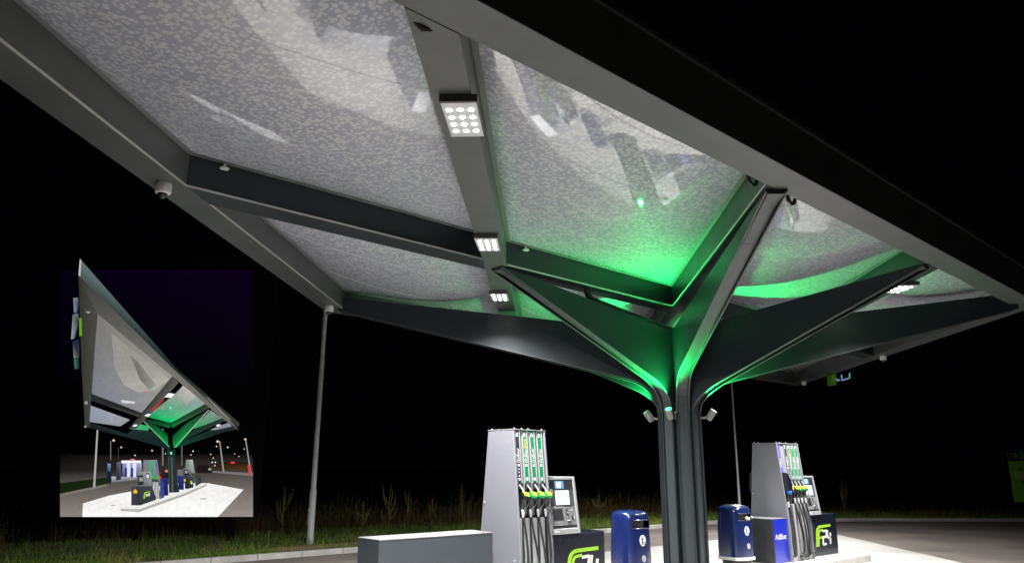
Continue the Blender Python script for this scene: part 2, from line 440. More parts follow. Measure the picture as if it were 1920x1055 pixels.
# foil cushions with their clamp rails
RAILM = mat('clamp_rail_metal', (.13, .135, .135), .4, metal=.2)
SEAM = mat('foil_seam_weld', (.7, .7, .7), .4)
DR = [(-DI, -4.88), (-4.39, -.02), (.45, 4.75), (5.25, DI)]
YR = [(-YI, QB[0]), (QB[1], YI)]
N = 26
for y0, y1 in YR:
    for d0, d1 in DR:
        for sgn, name in ((-1, 'roof_cushion'), (1, 'upper_foil')):
            mb = MB(); e = .05; b = .25 if sgn < 0 else .42
            for j in range(N + 1):
                for i in range(N + 1):
                    u = i / N; v = j / N
                    us = .5 - .5 * math.cos(PI * u); vs = .5 - .5 * math.cos(PI * v)
                    y = y0 + e + (y1 - y0 - 2 * e) * vs; d = d0 + e + (d1 - d0 - 2 * e) * us
                    w = (16 * us * (1 - us) * vs * (1 - vs)) ** .8
                    mb.v.append((d + y, y, ZC + (0 if sgn < 0 else .03) + sgn * b * w))
            for j in range(N):
                for i in range(N): mb.f.append((j * (N + 1) + i, j * (N + 1) + i + 1, (j + 1) * (N + 1) + i + 1, (j + 1) * (N + 1) + i))
            c = cb(mb, name, FOIL)
            for p in c.data.polygons: p.use_smooth = True
            if sgn < 0:
                cu = c
                # welded seams of the foil, thin raised lines on the surface
                mb = MB()
                for vs in (.3, .68):
                    pts = []
                    for i in range(N + 1):
                        us = i / N; y = y0 + e + (y1 - y0 - 2 * e) * vs; d = d0 + e + (d1 - d0 - 2 * e) * us
                        w = (16 * us * (1 - us) * vs * (1 - vs)) ** .8
                        pts.append((d + y - OX, y - OY, ZC - b * w - .004 - OZ))
                    mb.tube(pts, .0013, 4)
                mb.build('foil_seam', SEAM, cu)
        o4 = [P(d0 + .002, y0 + .002), P(d1 - .002, y0 + .002), P(d1 - .002, y1 - .002), P(d0 + .002, y1 - .002)]
        i4 = [P(d0 + .09, y0 + .055), P(d1 - .09, y0 + .055), P(d1 - .09, y1 - .055), P(d0 + .09, y1 - .055)]
        mb = MB()
        for k in range(4):
            l = (k + 1) % 4
            mb.hexa([(*o4[k], ZC - .015), (*o4[l], ZC - .015), (*i4[l], ZC - .015), (*i4[k], ZC - .015)], [(*o4[k], ZC + .012), (*o4[l], ZC + .012), (*i4[l], ZC + .012), (*i4[k], ZC + .012)])
        mb.v = [(x - OX, y - OY, z - OZ) for x, y, z in mb.v]
        r_ = mb.build('clamp_rail', RAILM, cu)
# eight branching arms, each running down into the fluted trunk
def arm(ang, R, zs, r0, slope, ztop=ZB - .006):
    c, s = math.cos(ang), math.sin(ang)
    def fn(r, z, t): return (OX + c * r - s * t, OY + s * r + c * t, z)
    RC, ZK = .40, .168
    zb = lambda r: zs + slope * (r - r0)
    # bend: vertical at RC, then arc into the sloping lower edge
    low = [(RC, ZK), (RC, 3.02)]
    p0 = Vector((RC, 3.02)); p1 = Vector((RC, zb(RC) - .02)); p2 = Vector((RC + .55, zb(RC + .55)))
    for k in range(1, 9):
        t = k / 8; q = p0 * (1 - t) ** 2 + p1 * 2 * t * (1 - t) + p2 * t * t; low.append((q.x, q.y))
    low.append((R, zb(R)))
    top = [(R, ztop), (.05, 4.55)]
    outline = [(.05, ZK)] + low + top
    mb = MB()
    for t0, t1 in ((-.125, -.098), (.098, .125)): mb.prism(outline, fn, t0, t1)
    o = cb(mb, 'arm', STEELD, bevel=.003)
    # recessed channel between the two side plates
    inn = [(.05, ZK)] + [(r - .035, z + (.0 if i < 2 else .03)) for i, (r, z) in enumerate(low[:-1])] + [(R - .02, zb(R - .02) + .035), (R - .02, ztop - .05), (.05, 4.50)]
    mb = MB(); mb.prism(inn, fn, -.0975, .0975)
    mb.v = [(x - OX, y - OY, z - OZ) for x, y, z in mb.v]
    mb.build('arm_channel', CHAN, o)
    mb = MB()          # plate edges, their lit look put into a paler colour
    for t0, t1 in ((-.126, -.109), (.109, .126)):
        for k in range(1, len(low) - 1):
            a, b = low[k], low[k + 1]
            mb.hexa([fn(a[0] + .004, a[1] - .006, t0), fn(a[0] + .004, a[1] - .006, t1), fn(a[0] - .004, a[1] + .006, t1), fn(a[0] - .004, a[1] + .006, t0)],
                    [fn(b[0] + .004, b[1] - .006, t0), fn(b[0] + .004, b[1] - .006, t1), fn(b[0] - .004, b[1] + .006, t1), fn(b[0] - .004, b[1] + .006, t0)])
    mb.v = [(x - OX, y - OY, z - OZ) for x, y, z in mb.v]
    mb.build('arm_edge_highlight', EDGE_LIT, o)
    rj = R - 1.15           # bolted joint across the arm near its tip
    mb = MB(); zj = zb(rj); tj = 4.55 + (ztop - 4.55) * rj / R
    for t0, t1 in ((-.1285, -.126), (.126, .1285)):
        mb.hexa([fn(rj, zj - .01, t0), fn(rj + .012, zj - .01, t0), fn(rj + .012, zj - .01, t1), fn(rj, zj - .01, t1)], [fn(rj, tj, t0), fn(rj + .012, tj, t0), fn(rj + .012, tj, t1), fn(rj, tj, t1)])
    mb.hexa([fn(rj, zj - .012, -.1285), fn(rj + .012, zj - .012, -.1285), fn(rj + .012, zj - .012, .1285), fn(rj, zj - .012, .1285)], [fn(rj, zj - .008, -.1285), fn(rj + .012, zj - .008, -.1285), fn(rj + .012, zj - .008, .1285), fn(rj, zj - .008, .1285)])
    mb.v = [(x - OX, y - OY, z - OZ) for x, y, z in mb.v]
    mb.build('arm_joint', BLACK, o)
A45 = math.atan2(4.75, 4.65)
for args in ((PI, 4.72, 3.78, 1.38, .372), (-PI + A45, 6.6, 3.80, 1.18, .224), (-PI / 2, 4.68, 3.73, 1.5, .40),
                           (math.atan2(-4.75, 4.38), 6.45, 3.54, .75, .25, 5.27), (math.atan2(4.75, -4.9), 6.75, 3.54, .5, .237, 5.29),
                           (0, 4.72, 3.78, 1.38, .365), (A45, 6.6, 3.80, 1.18, .224), (PI / 2, 4.68, 3.73, 1.5, .40)):
    arm(*args)
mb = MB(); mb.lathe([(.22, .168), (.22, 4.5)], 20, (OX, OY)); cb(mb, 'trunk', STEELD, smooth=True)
mb = MB(); mb.lathe([(.56, .15), (.56, .17), (.50, .175), (.44, .20), (.42, .24), (.2, .245)], 12, (OX, OY)); cb(mb, 'base_collar', STEELD)
# drain pipe lying on the left arm, with a rubber elbow
zt = lambda r: 4.55 + (ZB - .006 - 4.55) * r / 4.55
mb = MB(); mb.tube([(OX - 2.35, OY, zt(2.35) + .06), (OX - .12, OY, zt(.12) + .06)], .045, 10)
dp = cb(mb, 'drain_pipe', STEEL, smooth=True)
mb = MB(); e = [(OX - 2.34, OY, zt(2.35) + .06), (OX - 2.47, OY, zt(2.4) + .07), (OX - 2.56, OY, zt(2.4) + .12), (OX - 2.6, OY, zt(2.4) + .24), (OX - 2.6, OY, ZB + .0)]
mb.tube(e, .055, 10); mb.v = [(x - OX, y - OY, z - OZ) for x, y, z in mb.v]; mb.build('rubber_elbow', BLACK, dp, smooth=True)
mb = MB(); mb.tube([(OX - .2, OY, zt(.2) + .06), (OX - .08, OY, zt(.1) + .06)], .06, 10); mb.v = [(x - OX, y - OY, z - OZ) for x, y, z in mb.v]; mb.build('pipe_collar', BLACK, dp)
# black air hoses looping out under the front edge, small white sensors by the foil
for x, y in [(-9.32, -4.60), (-4.83, -4.62), (-3.95, -4.62)]:
    mb = MB(); mb.tube([(x - .11, y, ZC), (x - .11, y + .02, 5.16), (x - .07, y + .03, 5.06), (x, y + .03, 5.03), (x + .07, y + .03, 5.06), (x + .11, y + .02, 5.16), (x + .11, y, ZC)], .024, 7)
    cb(mb, 'air_hose', BLACK, smooth=True)
for x in (-9.05, -4.15, 1.7):
    mb = MB(); mb.lathe([(.05, ZC - .09), (.055, ZC - .075), (.02, ZC - .06), (.018, ZC - .02)], 12, (x, QB[0] - .035)); cb(mb, 'foil_sensor', WHITE, smooth=True)

# ------------------------------------------------------------------ lamps under the canopy
Q = Vector((.7071, .7071, 0)); QN = Vector((.7071, -.7071, 0))
def canopy_light(x, y, label, cone=174):
    t = thing('canopy_light', (x, y, ZB - .004), label, 'lamp', 'LED lamps under the canopy beams')
    fn = lambda a, b, z: tuple(Q * a + QN * b + Vector((0, 0, z)))
    w, L = .165, .40
    zl = lambda a: -.018 - .05 * (L - a) / (2 * L)          # lens plate, lower at the near end
    mb = MB(); q = [(-L, -w), (L, -w), (L, w), (-L, w)]
    mb.hexa([fn(a, b, zl(a)) for a, b in q], [fn(a, b, -.001) for a, b in q])
    mb.build('housing', LAMPH, t, bevel=.004)
    mb = MB(); q = [(-L + .02, -w + .012), (L - .02, -w + .012), (L - .02, w - .012), (-L + .02, w - .012)]
    mb.hexa([fn(a, b, zl(a) - .006) for a, b in q], [fn(a, b, zl(a) - .001) for a, b in q])
    mb.build('lens_plate', mat_plate, t)
    for i in range(4):
        for j in range(3):
            a = -L + .16 + i * .16; b = (j - 1) * .095
            mb = MB(); mb.lathe([(.021, -.006), (.021, 0)], 10)
            mb.v = [fn(a + px, b + py, zl(a) - .006 + pz) for px, py, pz in mb.v]
            mb.build('led', LED, t)
    for q in (-.2, .2):
        ld = bpy.data.lights.new('canopy_light_beam', 'SPOT'); ld.energy = LED_W / 2; ld.color = (1, .98, .955)
        ld.spot_size = math.radians(cone); ld.spot_blend = .85 if cone > 150 else 1.0; ld.shadow_soft_size = .024
        lo = bpy.data.objects.new('beam', ld); COL.objects.link(lo); lo.parent = t
        lo.location = Q * q + Vector((0, 0, zl(q) - .03))
mat_plate = mat('lamp_lens_plate', (.4, .4, .42), .25, emit=(1, .97, 1), es=.14)
canopy_light(-8.23, -3.68, 'largest LED lamp, twelve bright points on the strip beam between the two biggest foil panels')
canopy_light(-5.56, -.90, 'LED lamp just above the beam crossing, middle one of three in a row')
canopy_light(-3.26, 1.46, 'smallest LED lamp farthest along the strip beam, just above the dark rear edge beam', 132)
canopy_light(1.32, -3.80, 'LED lamp with bright streaks at the right, tucked beside the right arm tip', 132)
canopy_light(3.4, -1.56, 'LED lamp hidden behind the right arm, in the middle of the right strip beam', 132)
canopy_light(8.4, 3.5, 'LED lamp at the far end of the right strip beam behind the trunk arms')

def floodlight(ang, label, aim=26, power=1.0, cone=112):
    px, py, pz = OX + .33 * math.cos(ang), OY + .33 * math.sin(ang), 2.93
    t = thing('floodlight', (px, py, pz), label, 'floodlight', 'green floodlights clamped round the trunk', rz=ang)
    tilt = math.radians(34)
    ax = Vector((math.sin(tilt), 0, math.cos(tilt))); c = Vector((.27, 0, .03))
    mb = MB(); mb.tube([c - ax * .11, c - ax * .09, c - ax * .03, c + ax * .03, c + ax * .1], [.045, .06, .064, .066, .07], 14)
    bd = mb.build('lamp_body', FLOODM, t, smooth=True)
    mb = MB(); mb.tube([c + ax * .101, c + ax * .106], .06, 14); mb.build('lens', FLG, t)
    mb = MB(); mb.box(-.12, -.05, -.07, .03, .05, .09); mb.tube([(.02, 0, 0), (.12, 0, -.02), (.2, 0, .0)], .022, 8); mb.build('bracket', FLOODM, t, bevel=.006)
    ld = bpy.data.lights.new('flood_beam', 'SPOT'); ld.energy = FLOOD_W * power; ld.color = (.01, 1, .17); ld.spot_size = math.radians(cone); ld.spot_blend = 1.0; ld.shadow_soft_size = .05
    lo = bpy.data.objects.new('flood_beam', ld); COL.objects.link(lo); lo.parent = t
    lo.location = c + ax * .125; lo.rotation_euler = (0, PI + math.radians(aim), 0)
floodlight(math.radians(198), 'green lit floodlight on the front of the trunk facing the camera', 24, 1.35, 108)
floodlight(math.radians(112), 'grey floodlight sticking out on the left side of the trunk', 22, 1.1, 110)
floodlight(math.radians(-68), 'grey floodlight with green lens sticking out on the right side of the trunk')
floodlight(math.radians(35), 'floodlight on the far side of the trunk hidden from the camera')

def dome(x, y, label):
    t = thing('security_camera', (x, y, ZB), label, 'security camera', 'white dome cameras under the canopy edge')
    mb = MB(); mb.lathe([(.085, -.001), (.088, -.09), (.08, -.115), (.06, -.12)], 20); mb.build('housing', WHITE, t, smooth=True)
    mb = MB(); mb.lathe([(.055, -.118), (.05, -.145), (.035, -.168), (.012, -.18)], 16); mb.build('dome', BLACK, t, smooth=True)
dome(-9.66, -.06, 'largest white dome camera under the left edge where the first cross beam meets it')
dome(-5.05, 4.52, 'white dome camera under the left tip of the canopy above the lamp post')
dome(9.4, -.3, 'white dome camera under the middle of the right hand edge')
dome(13.75, 4.2, 'white dome camera under the far corner beside the roof letters')

# ================================================================== things on the island
IZ = .15
def stroke(mb, pts, w, y0, y1, fn):
    """flat band following 2-D points, mitred"""
    P2 = [Vector(p) for p in pts]; L = []; R = []
    for i, p in enumerate(P2):
        a = (p - P2[i - 1]).normalized() if i else (P2[1] - p).normalized()
        b = (P2[i + 1] - p).normalized() if i < len(P2) - 1 else a
        n1 = Vector((-a.y, a.x)); n2 = Vector((-b.y, b.x)); n = (n1 + n2).normalized(); k = w / 2 / max(.4, n.dot(n1))
        L.append(p + n * k); R.append(p - n * k)
    for i in range(len(P2) - 1):
        q = [L[i], L[i + 1], R[i + 1], R[i]]
        mb.hexa([fn(v.x, v.y, y0) for v in q], [fn(v.x, v.y, y1) for v in q])
def logo_f(fn, y0, y1):
    mb = MB()
    arc = lambda cx, cy, r: [(cx - r * math.cos(t), cy + r * math.sin(t)) for t in [k * PI / 14 for k in range(8)]]
    stroke(mb, [(.02, .0), (.09, .55)] + [(x + .0, y) for x, y in arc(.42, .62, .31)] + [(1.28, .955)], .125, y0, y1, fn)
    stroke(mb, [(.17, .0), (.235, .5)] + arc(.42, .58, .17) + [(.60, .765)], .10, y0, y1, fn)
    stroke(mb, [(.24, .40), (.56, .42)], .11, y0, y1, fn)
    return mb
def logo_24(fn, y0, y1):
    mb = MB()
    stroke(mb, [(.60, .70), (.86, .715), (.90, .66), (.875, .47), (.83, .425), (.62, .415), (.575, .36), (.55, .12), (.58, .07), (.83, .085)], .105, y0, y1, fn)
    stroke(mb, [(1.0, .74), (.955, .42), (1.0, .36), (1.26, .375)], .105, y0, y1, fn)
    stroke(mb, [(1.235, .60), (1.165, .05)], .105, y0, y1, fn)
    return mb

def fuel_dispenser(x, y, slots, label, mirror=False):
    t = thing('fuel_dispenser', (x, y, IZ), label, 'fuel pump', 'fuel dispensers on the island')
    n = len(slots); p0 = .085; pitch = .152
    adb = slots[0] == 'adblue'
    xs = [p0 + pitch * i + (.13 if adb and i else 0) for i in range(n)]
    Wd = xs[-1] + .125
    d = lambda z: .27 + .17 * max(0, min(1, (2.36 - z) / 1.75))
    def slab(mb, x0, x1, z0, z1, o0, o1, s=-1):
        mb.hexa([(x0, s * (d(z0) + o0), z0), (x1, s * (d(z0) + o0), z0), (x1, s * (d(z0) + o1), z0), (x0, s * (d(z0) + o1), z0)],
                [(x0, s * (d(z1) + o0), z1), (x1, s * (d(z1) + o0), z1), (x1, s * (d(z1) + o1), z1), (x0, s * (d(z1) + o1), z1)])
    zz = [0, .61, 2.36]
    for x0, x1 in ((0, .035), (Wd - .035, Wd)):
        mb = MB(); q = [(-d(z) - .012, z) for z in zz] + [(d(z) + .012, z) for z in reversed(zz)]
        mb.prism(q, lambda u, v, tt: (tt, u, v), x0, x1)
        sp = mb.build('side_panel', PSIDE, t, bevel=.012)
        if x0 == 0:
            mb = MB()
            for yy, z in ((-.33, .55), (.34, 1.32)): mb.tube([(-.012, yy, z), (.002, yy, z)], .014, 10)
            mb.build('panel_lock', SILVER, sp)
            mb = MB(); mb.box(-.003, -.012, .02, -.0005, -.008, 2.33); 
    mb = MB(); q = [(-d(z) + .06, z) for z in zz] + [(d(z) - .06, z) for z in reversed(zz)]
    mb.prism(q, lambda u, v, tt: (tt, u, v), .036, Wd - .036); mb.build('core', PDARK, t)
    mb = MB(); mb.box(-.004, -.285, 2.361, Wd + .004, .285, 2.372)
    tp = mb.build('top_cap', PSILV, t)
    mb = MB()
    for xx in (.05, .2, Wd * .5, Wd - .05):
        for yy in (-.25, .25): mb.tube([(xx, yy, 2.37), (xx, yy, 2.392)], .012, 8)
    mb.build('cap_bolt', PSILV, tp)
    for s in (-1, 1):
        # grey face panel between the coloured strips, dark holster zone, pale channels between the hoses
        mb = MB(); slab(mb, .036, Wd - .036, 1.60, 2.355, -.06, -.018, s); mb.build('face_panel', PSIDE, t)
        mb = MB(); slab(mb, .036, Wd - .036, .012, .10, -.06, -.03, s); mb.build('kick_plate', PSILV, t)
        for i, xx in enumerate(xs):
            kind = slots[i]
            cm = {'diesel': PDARK, 'adblue': INDIGO}.get(kind, GREEN)
            mb = MB(); slab(mb, xx - .036, xx + .036, 1.615, 2.35, -.017, -.006, s); st = mb.build('grade_strip', cm, t)
            mb = MB(); slab(mb, xx + .037, xx + .05, 1.60, 2.35, -.017, .006, s); slab(mb, xx - .045, xx - .037, 1.6, 2.35, -.017, -.002, s); mb.build('strip_edge', PSILV, t)
            if s == -1:
                # printing on the strip: vertical words and small tiles
                ang = math.atan2(.17, 1.75)
                def PM(z, o=.0): 
                    yv = -(d(z) - .006 + o)
                    return Matrix.Translation((xx, yv, z)) @ Matrix.Rotation(-ang, 4, 'X') @ Matrix.Rotation(PI / 2, 4, 'X') @ Matrix.Rotation(PI / 2, 4, 'Z')
                if kind == 'adblue':
                    text('print', 'AdBlue', .06, WHITE, st, PM(1.96, .004))
                    mb = MB(); slab(mb, xx - .03, xx + .03, 1.62, 1.66, -.005, -.003, s); mb.build('print_tile', WHITE, st)
                else:
                    text('print', 'GoEasy', .068, WHITE, st, PM(1.985, .004), shear=.2)
                    if kind == 'extra': text('print', 'Extra', .062, YEL, st, PM(2.16, .004), shear=.2)
                    tiles = [(1.855, .017)] + ([(1.80, .009), (1.755, .009), (1.705, .009), (1.66, .017)] if kind == 'diesel' else [(1.66, .02)])
                    for zc, hh in tiles:
                        mb = MB(); slab(mb, xx - hh, xx + hh, zc - hh, zc + hh, -.005, -.003, s); mb.build('print_tile', WHITE, st)
                    # little pump pictogram at the head of the strip
                    mb = MB(); slab(mb, xx - .02, xx + .004, 2.275, 2.325, -.005, -.003, s); slab(mb, xx - .026, xx + .01, 2.266, 2.276, -.005, -.003, s)
                    slab(mb, xx + .003, xx + .013, 2.285, 2.32, -.005, -.003, s); slab(mb, xx + .012, xx + .024, 2.312, 2.318, -.005, -.003, s)
                    mb.build('print_pictogram', WHITE, st)
            # pale column right of each hose
            mb = MB(); slab(mb, xx - .082, xx - .006, .02, 1.12, -.058, .004, s); mb.build('hose_channel', PSILV, t, bevel=.012)
            # holster: dark boot with a hood
            mb = MB(); slab(mb, xx - .042, xx + .042, 1.52, 1.605, -.058, .012, s); slab(mb, xx - .042, xx - .034, 1.2, 1.52, -.058, .0, s); slab(mb, xx + .034, xx + .042, 1.2, 1.52, -.058, .0, s)
            mb.build('holster', DARKP, t, bevel=.006)
            mb = MB(); slab(mb, xx + .043, xx + pitch - .043, 1.16, 1.6, -.058, -.012, s); mb.build('holster_divider', PSIDE, t, bevel=.01)
            if kind == 'adblue':
                # dark quarter-round cover over the additive nozzle
                mb = MB(); arc = [(xx - .05 + .23 * math.sin(k * PI / 16), 1.42 + .34 * math.cos(k * PI / 16)) for k in range(9)] + [(xx + .16, 1.40), (xx - .05, 1.40)]
                mb.prism(arc, lambda u, v, tt: (u, s * (d(v) + tt), v), -.02, .085); mb.build('nozzle_cover', PDARK, t, bevel=.006)
                mb = MB(); mb.prism(arc, lambda u, v, tt: (u, s * (d(v) + tt), v), .0855, .088); mb.build('cover_face', NAVY, t)
                mb = MB(); slab(mb, xx + .16, xx + .2, 1.42, 1.5, .02, .09, s); mb.build('cover_tab', YEL, t)
            # nozzle
            zoff = -.07 if kind == 'adblue' else 0
            f = lambda X, z, o: (X, s * (d(z) + o), z + (zoff if z > 1.1 else 0))
            nm = {'diesel': BLACK, 'adblue': NOZB}.get(kind, NOZG); ym = NOZB if kind == 'adblue' else NOZY
            mb = MB(); mb.tube([f(xx - .005, 1.24, .02), f(xx + .012, 1.33, .035), f(xx + .03, 1.41, .06), f(xx + .03, 1.46, .07)], [.02, .022, .026, .02], 8)
            nz = mb.build('nozzle', BLACK, t, smooth=True)
            mb = MB(); mb.tube([f(xx + .026, 1.44, .05), f(xx - .005, 1.52, .05), f(xx - .03, 1.58, .02)], [.014, .013, .011], 8); mb.build('spout', SILVER, nz, smooth=True)
            mb = MB(); mb.hexa([f(xx - .0, 1.40, .02), f(xx + .085, 1.385, .02), f(xx + .085, 1.385, .105), f(xx + .0, 1.40, .09)], [f(xx - .015, 1.475, .02), f(xx + .07, 1.465, .02), f(xx + .07, 1.465, .09), f(xx - .015, 1.475, .08)])
            mb.build('splash_guard', nm, nz, bevel=.012)
            mb = MB(); mb.hexa([f(xx - .002, 1.43, .09), f(xx + .08, 1.418, .105), f(xx + .08, 1.418, .112), f(xx - .002, 1.43, .098)], [f(xx - .016, 1.482, .05), f(xx + .07, 1.472, .06), f(xx + .072, 1.476, .092), f(xx - .012, 1.486, .082)])
            mb.build('grade_label', ym, nz, bevel=.003)
            mb = MB(); mb.tube([f(xx + .05, 1.385, .08), f(xx + .07, 1.35, .09), f(xx + .06, 1.30, .08), f(xx + .03, 1.25, .05), f(xx, 1.22, .03)], .009, 6); mb.build('trigger_guard', BLACK, nz, smooth=True)
            mb = MB(); mb.tube([f(xx - .005, 1.245, .02), f(xx - .002, 1.20, .025), f(xx, 1.13, .025)], [.018, .024, .015], 8); mb.build('swivel', SILVER, nz, smooth=True)
            # hose hanging down and looping back into the foot of the pump
            g = random.Random(int(x * 10) + i); sw = g.uniform(.05, .13) * (1 if i % 3 else -.3); zl = g.uniform(.12, .2)
            pth = [f(xx, 1.14, .025), f(xx + .022, .95, .035), f(xx + .03 + sw * .4, .65, .05), f(xx + .035 + sw * .8, .4, .05), f(xx + sw * .8, zl + .06, .06), f(xx + sw * .4 - .02, zl - .02, .055), f(xx - .03, zl - .045, .04), f(xx - .045, zl - .03, .02), f(xx - .045, .06, -.02)]
            # smooth the path
            sm = []
            for k in range(len(pth) - 1):
                p_, q_ = Vector(pth[k]), Vector(pth[k + 1]); m0 = (q_ - Vector(pth[max(k - 1, 0)])) * .5; m1 = (Vector(pth[min(k + 2, len(pth) - 1)]) - p_) * .5
                for j in range(4):
                    h = j / 4; sm.append(p_ * (2 * h**3 - 3 * h**2 + 1) + m0 * (h**3 - 2 * h**2 + h) + q_ * (-2 * h**3 + 3 * h**2) + m1 * (h**3 - h**2))
            sm.append(Vector(pth[-1]))
            mb = MB(); mb.tube(sm, .0155, 8); mb.build('hose', BLACK, t, smooth=True)
            if n > 4 and i in (1, 3):
                mb = MB(); q0 = f(xx + .03, 1.14, .0); mb.tube([q0, f(xx + .045, .8, .02), f(xx + .05 + sw * .6, .5, .03), f(xx + .04 + sw, .28, .03), f(xx + sw * .3, .13, .03), f(xx - .03, .05, .0)], .013, 7); mb.build('hose', BLACK, t, smooth=True)
    return t
fuel_dispenser(-4.55, -.06, ['diesel', 'extra', 'e95', 'e95'], 'nearer tall grey fuel dispenser with four nozzles beside the long grey cabinet')
fuel_dispenser(2.95, -.12, ['adblue', 'diesel', 'extra', 'e95', 'e95'], 'farther grey fuel dispenser with five hoses behind the cobalt blue cabinet')

def cabinet(name, x0, y0, x1, y1, z1, label, m, top, cat):
    t = thing(name, ((x0 + x1) / 2, (y0 + y1) / 2, IZ), label, cat)
    a, b = (x1 - x0) / 2, (y1 - y0) / 2
    mb = MB(); mb.box(-a, -b, .0, a, b, z1); mb.build('body', m, t, bevel=.012)
    mb = MB(); mb.box(-a - .004, -b - .004, z1 + .001, a + .004, b + .004, z1 + .014); mb.build('lid', top, t, bevel=.003)
    return t
g = cabinet('metal_cabinet', -6.70, -.24, -4.83, .26, .925, 'long low grey metal cabinet against the left side of the nearer dispenser', GREYBOX, BOXTOP, 'cabinet')
mb = MB(); mb.box(-1.05, -.252, .04, 1.05, -.2505, .045); 
g = cabinet('additive_cabinet', 2.36, -.5, 2.945, .34, .845, 'cobalt blue fronted additive cabinet left of the farther dispenser', DARKP, BOXTOP, 'cabinet')
mb = MB(); mb.prism([(-.285, .0), (.285, .0), (.285, .835), (-.285, .835)], lambda u, v, t_: (u, t_, v), -.434, -.424); bp_ = mb.build('front_panel', ADBLUE, g, bevel=.004)
text('print', 'AdBlue', .15, WHITE, bp_, Matrix.Translation((-.02, -.4355, .5)) @ Matrix.Rotation(PI / 2, 4, 'X'), extrude=.0012, shear=.15)

def branded_cabinet(x0, w, label):
    y0 = -.40; dep = .80; h = .86
    t = thing('branded_cabinet', (x0 + w / 2, 0, IZ), label, 'cabinet', 'navy cabinets carrying the payment terminals')
    q = [(-w / 2, y0), (w / 2 - .06, y0), (w / 2, y0 + .06), (w / 2, -y0 - .06), (w / 2 - .06, -y0), (-w / 2, -y0)]
    mb = MB(); mb.prism(q, flat, .10, h); mb.build('body', NAVY, t, bevel=.02)
    mb = MB(); mb.prism([(u * .995, v * .985) for u, v in q], flat, .0, .0985); mb.build('plinth', GREYBOX, t, bevel=.004)
    s = .56; ox = -w / 2 + .33
    fn = lambda u, v, tt: (ox + u * s, y0 - tt, .20 + v * s * .78)
    logo_f(fn, .001, .006).build('logo_letter', LIME, t); logo_24(fn, .0015, .0075).build('logo_number', WHITE, t)
    mb = MB()
    for k in range(6): mb.tube([(-w / 2 + .2 + k * .16 + (.03 if k % 2 else 0), y0 + .001, .78), (-w / 2 + .2 + k * .16 + (.03 if k % 2 else 0), y0 - .004, .78)], .008, 8)
    mb.build('screw_head', GREYBOX, t)
    return t
branded_cabinet(-3.84, 1.26, 'nearer navy cabinet with green and white logo under the nearer payment terminal')
branded_cabinet(4.02, 1.42, 'farther navy cabinet with green and white logo at the right end of the island')

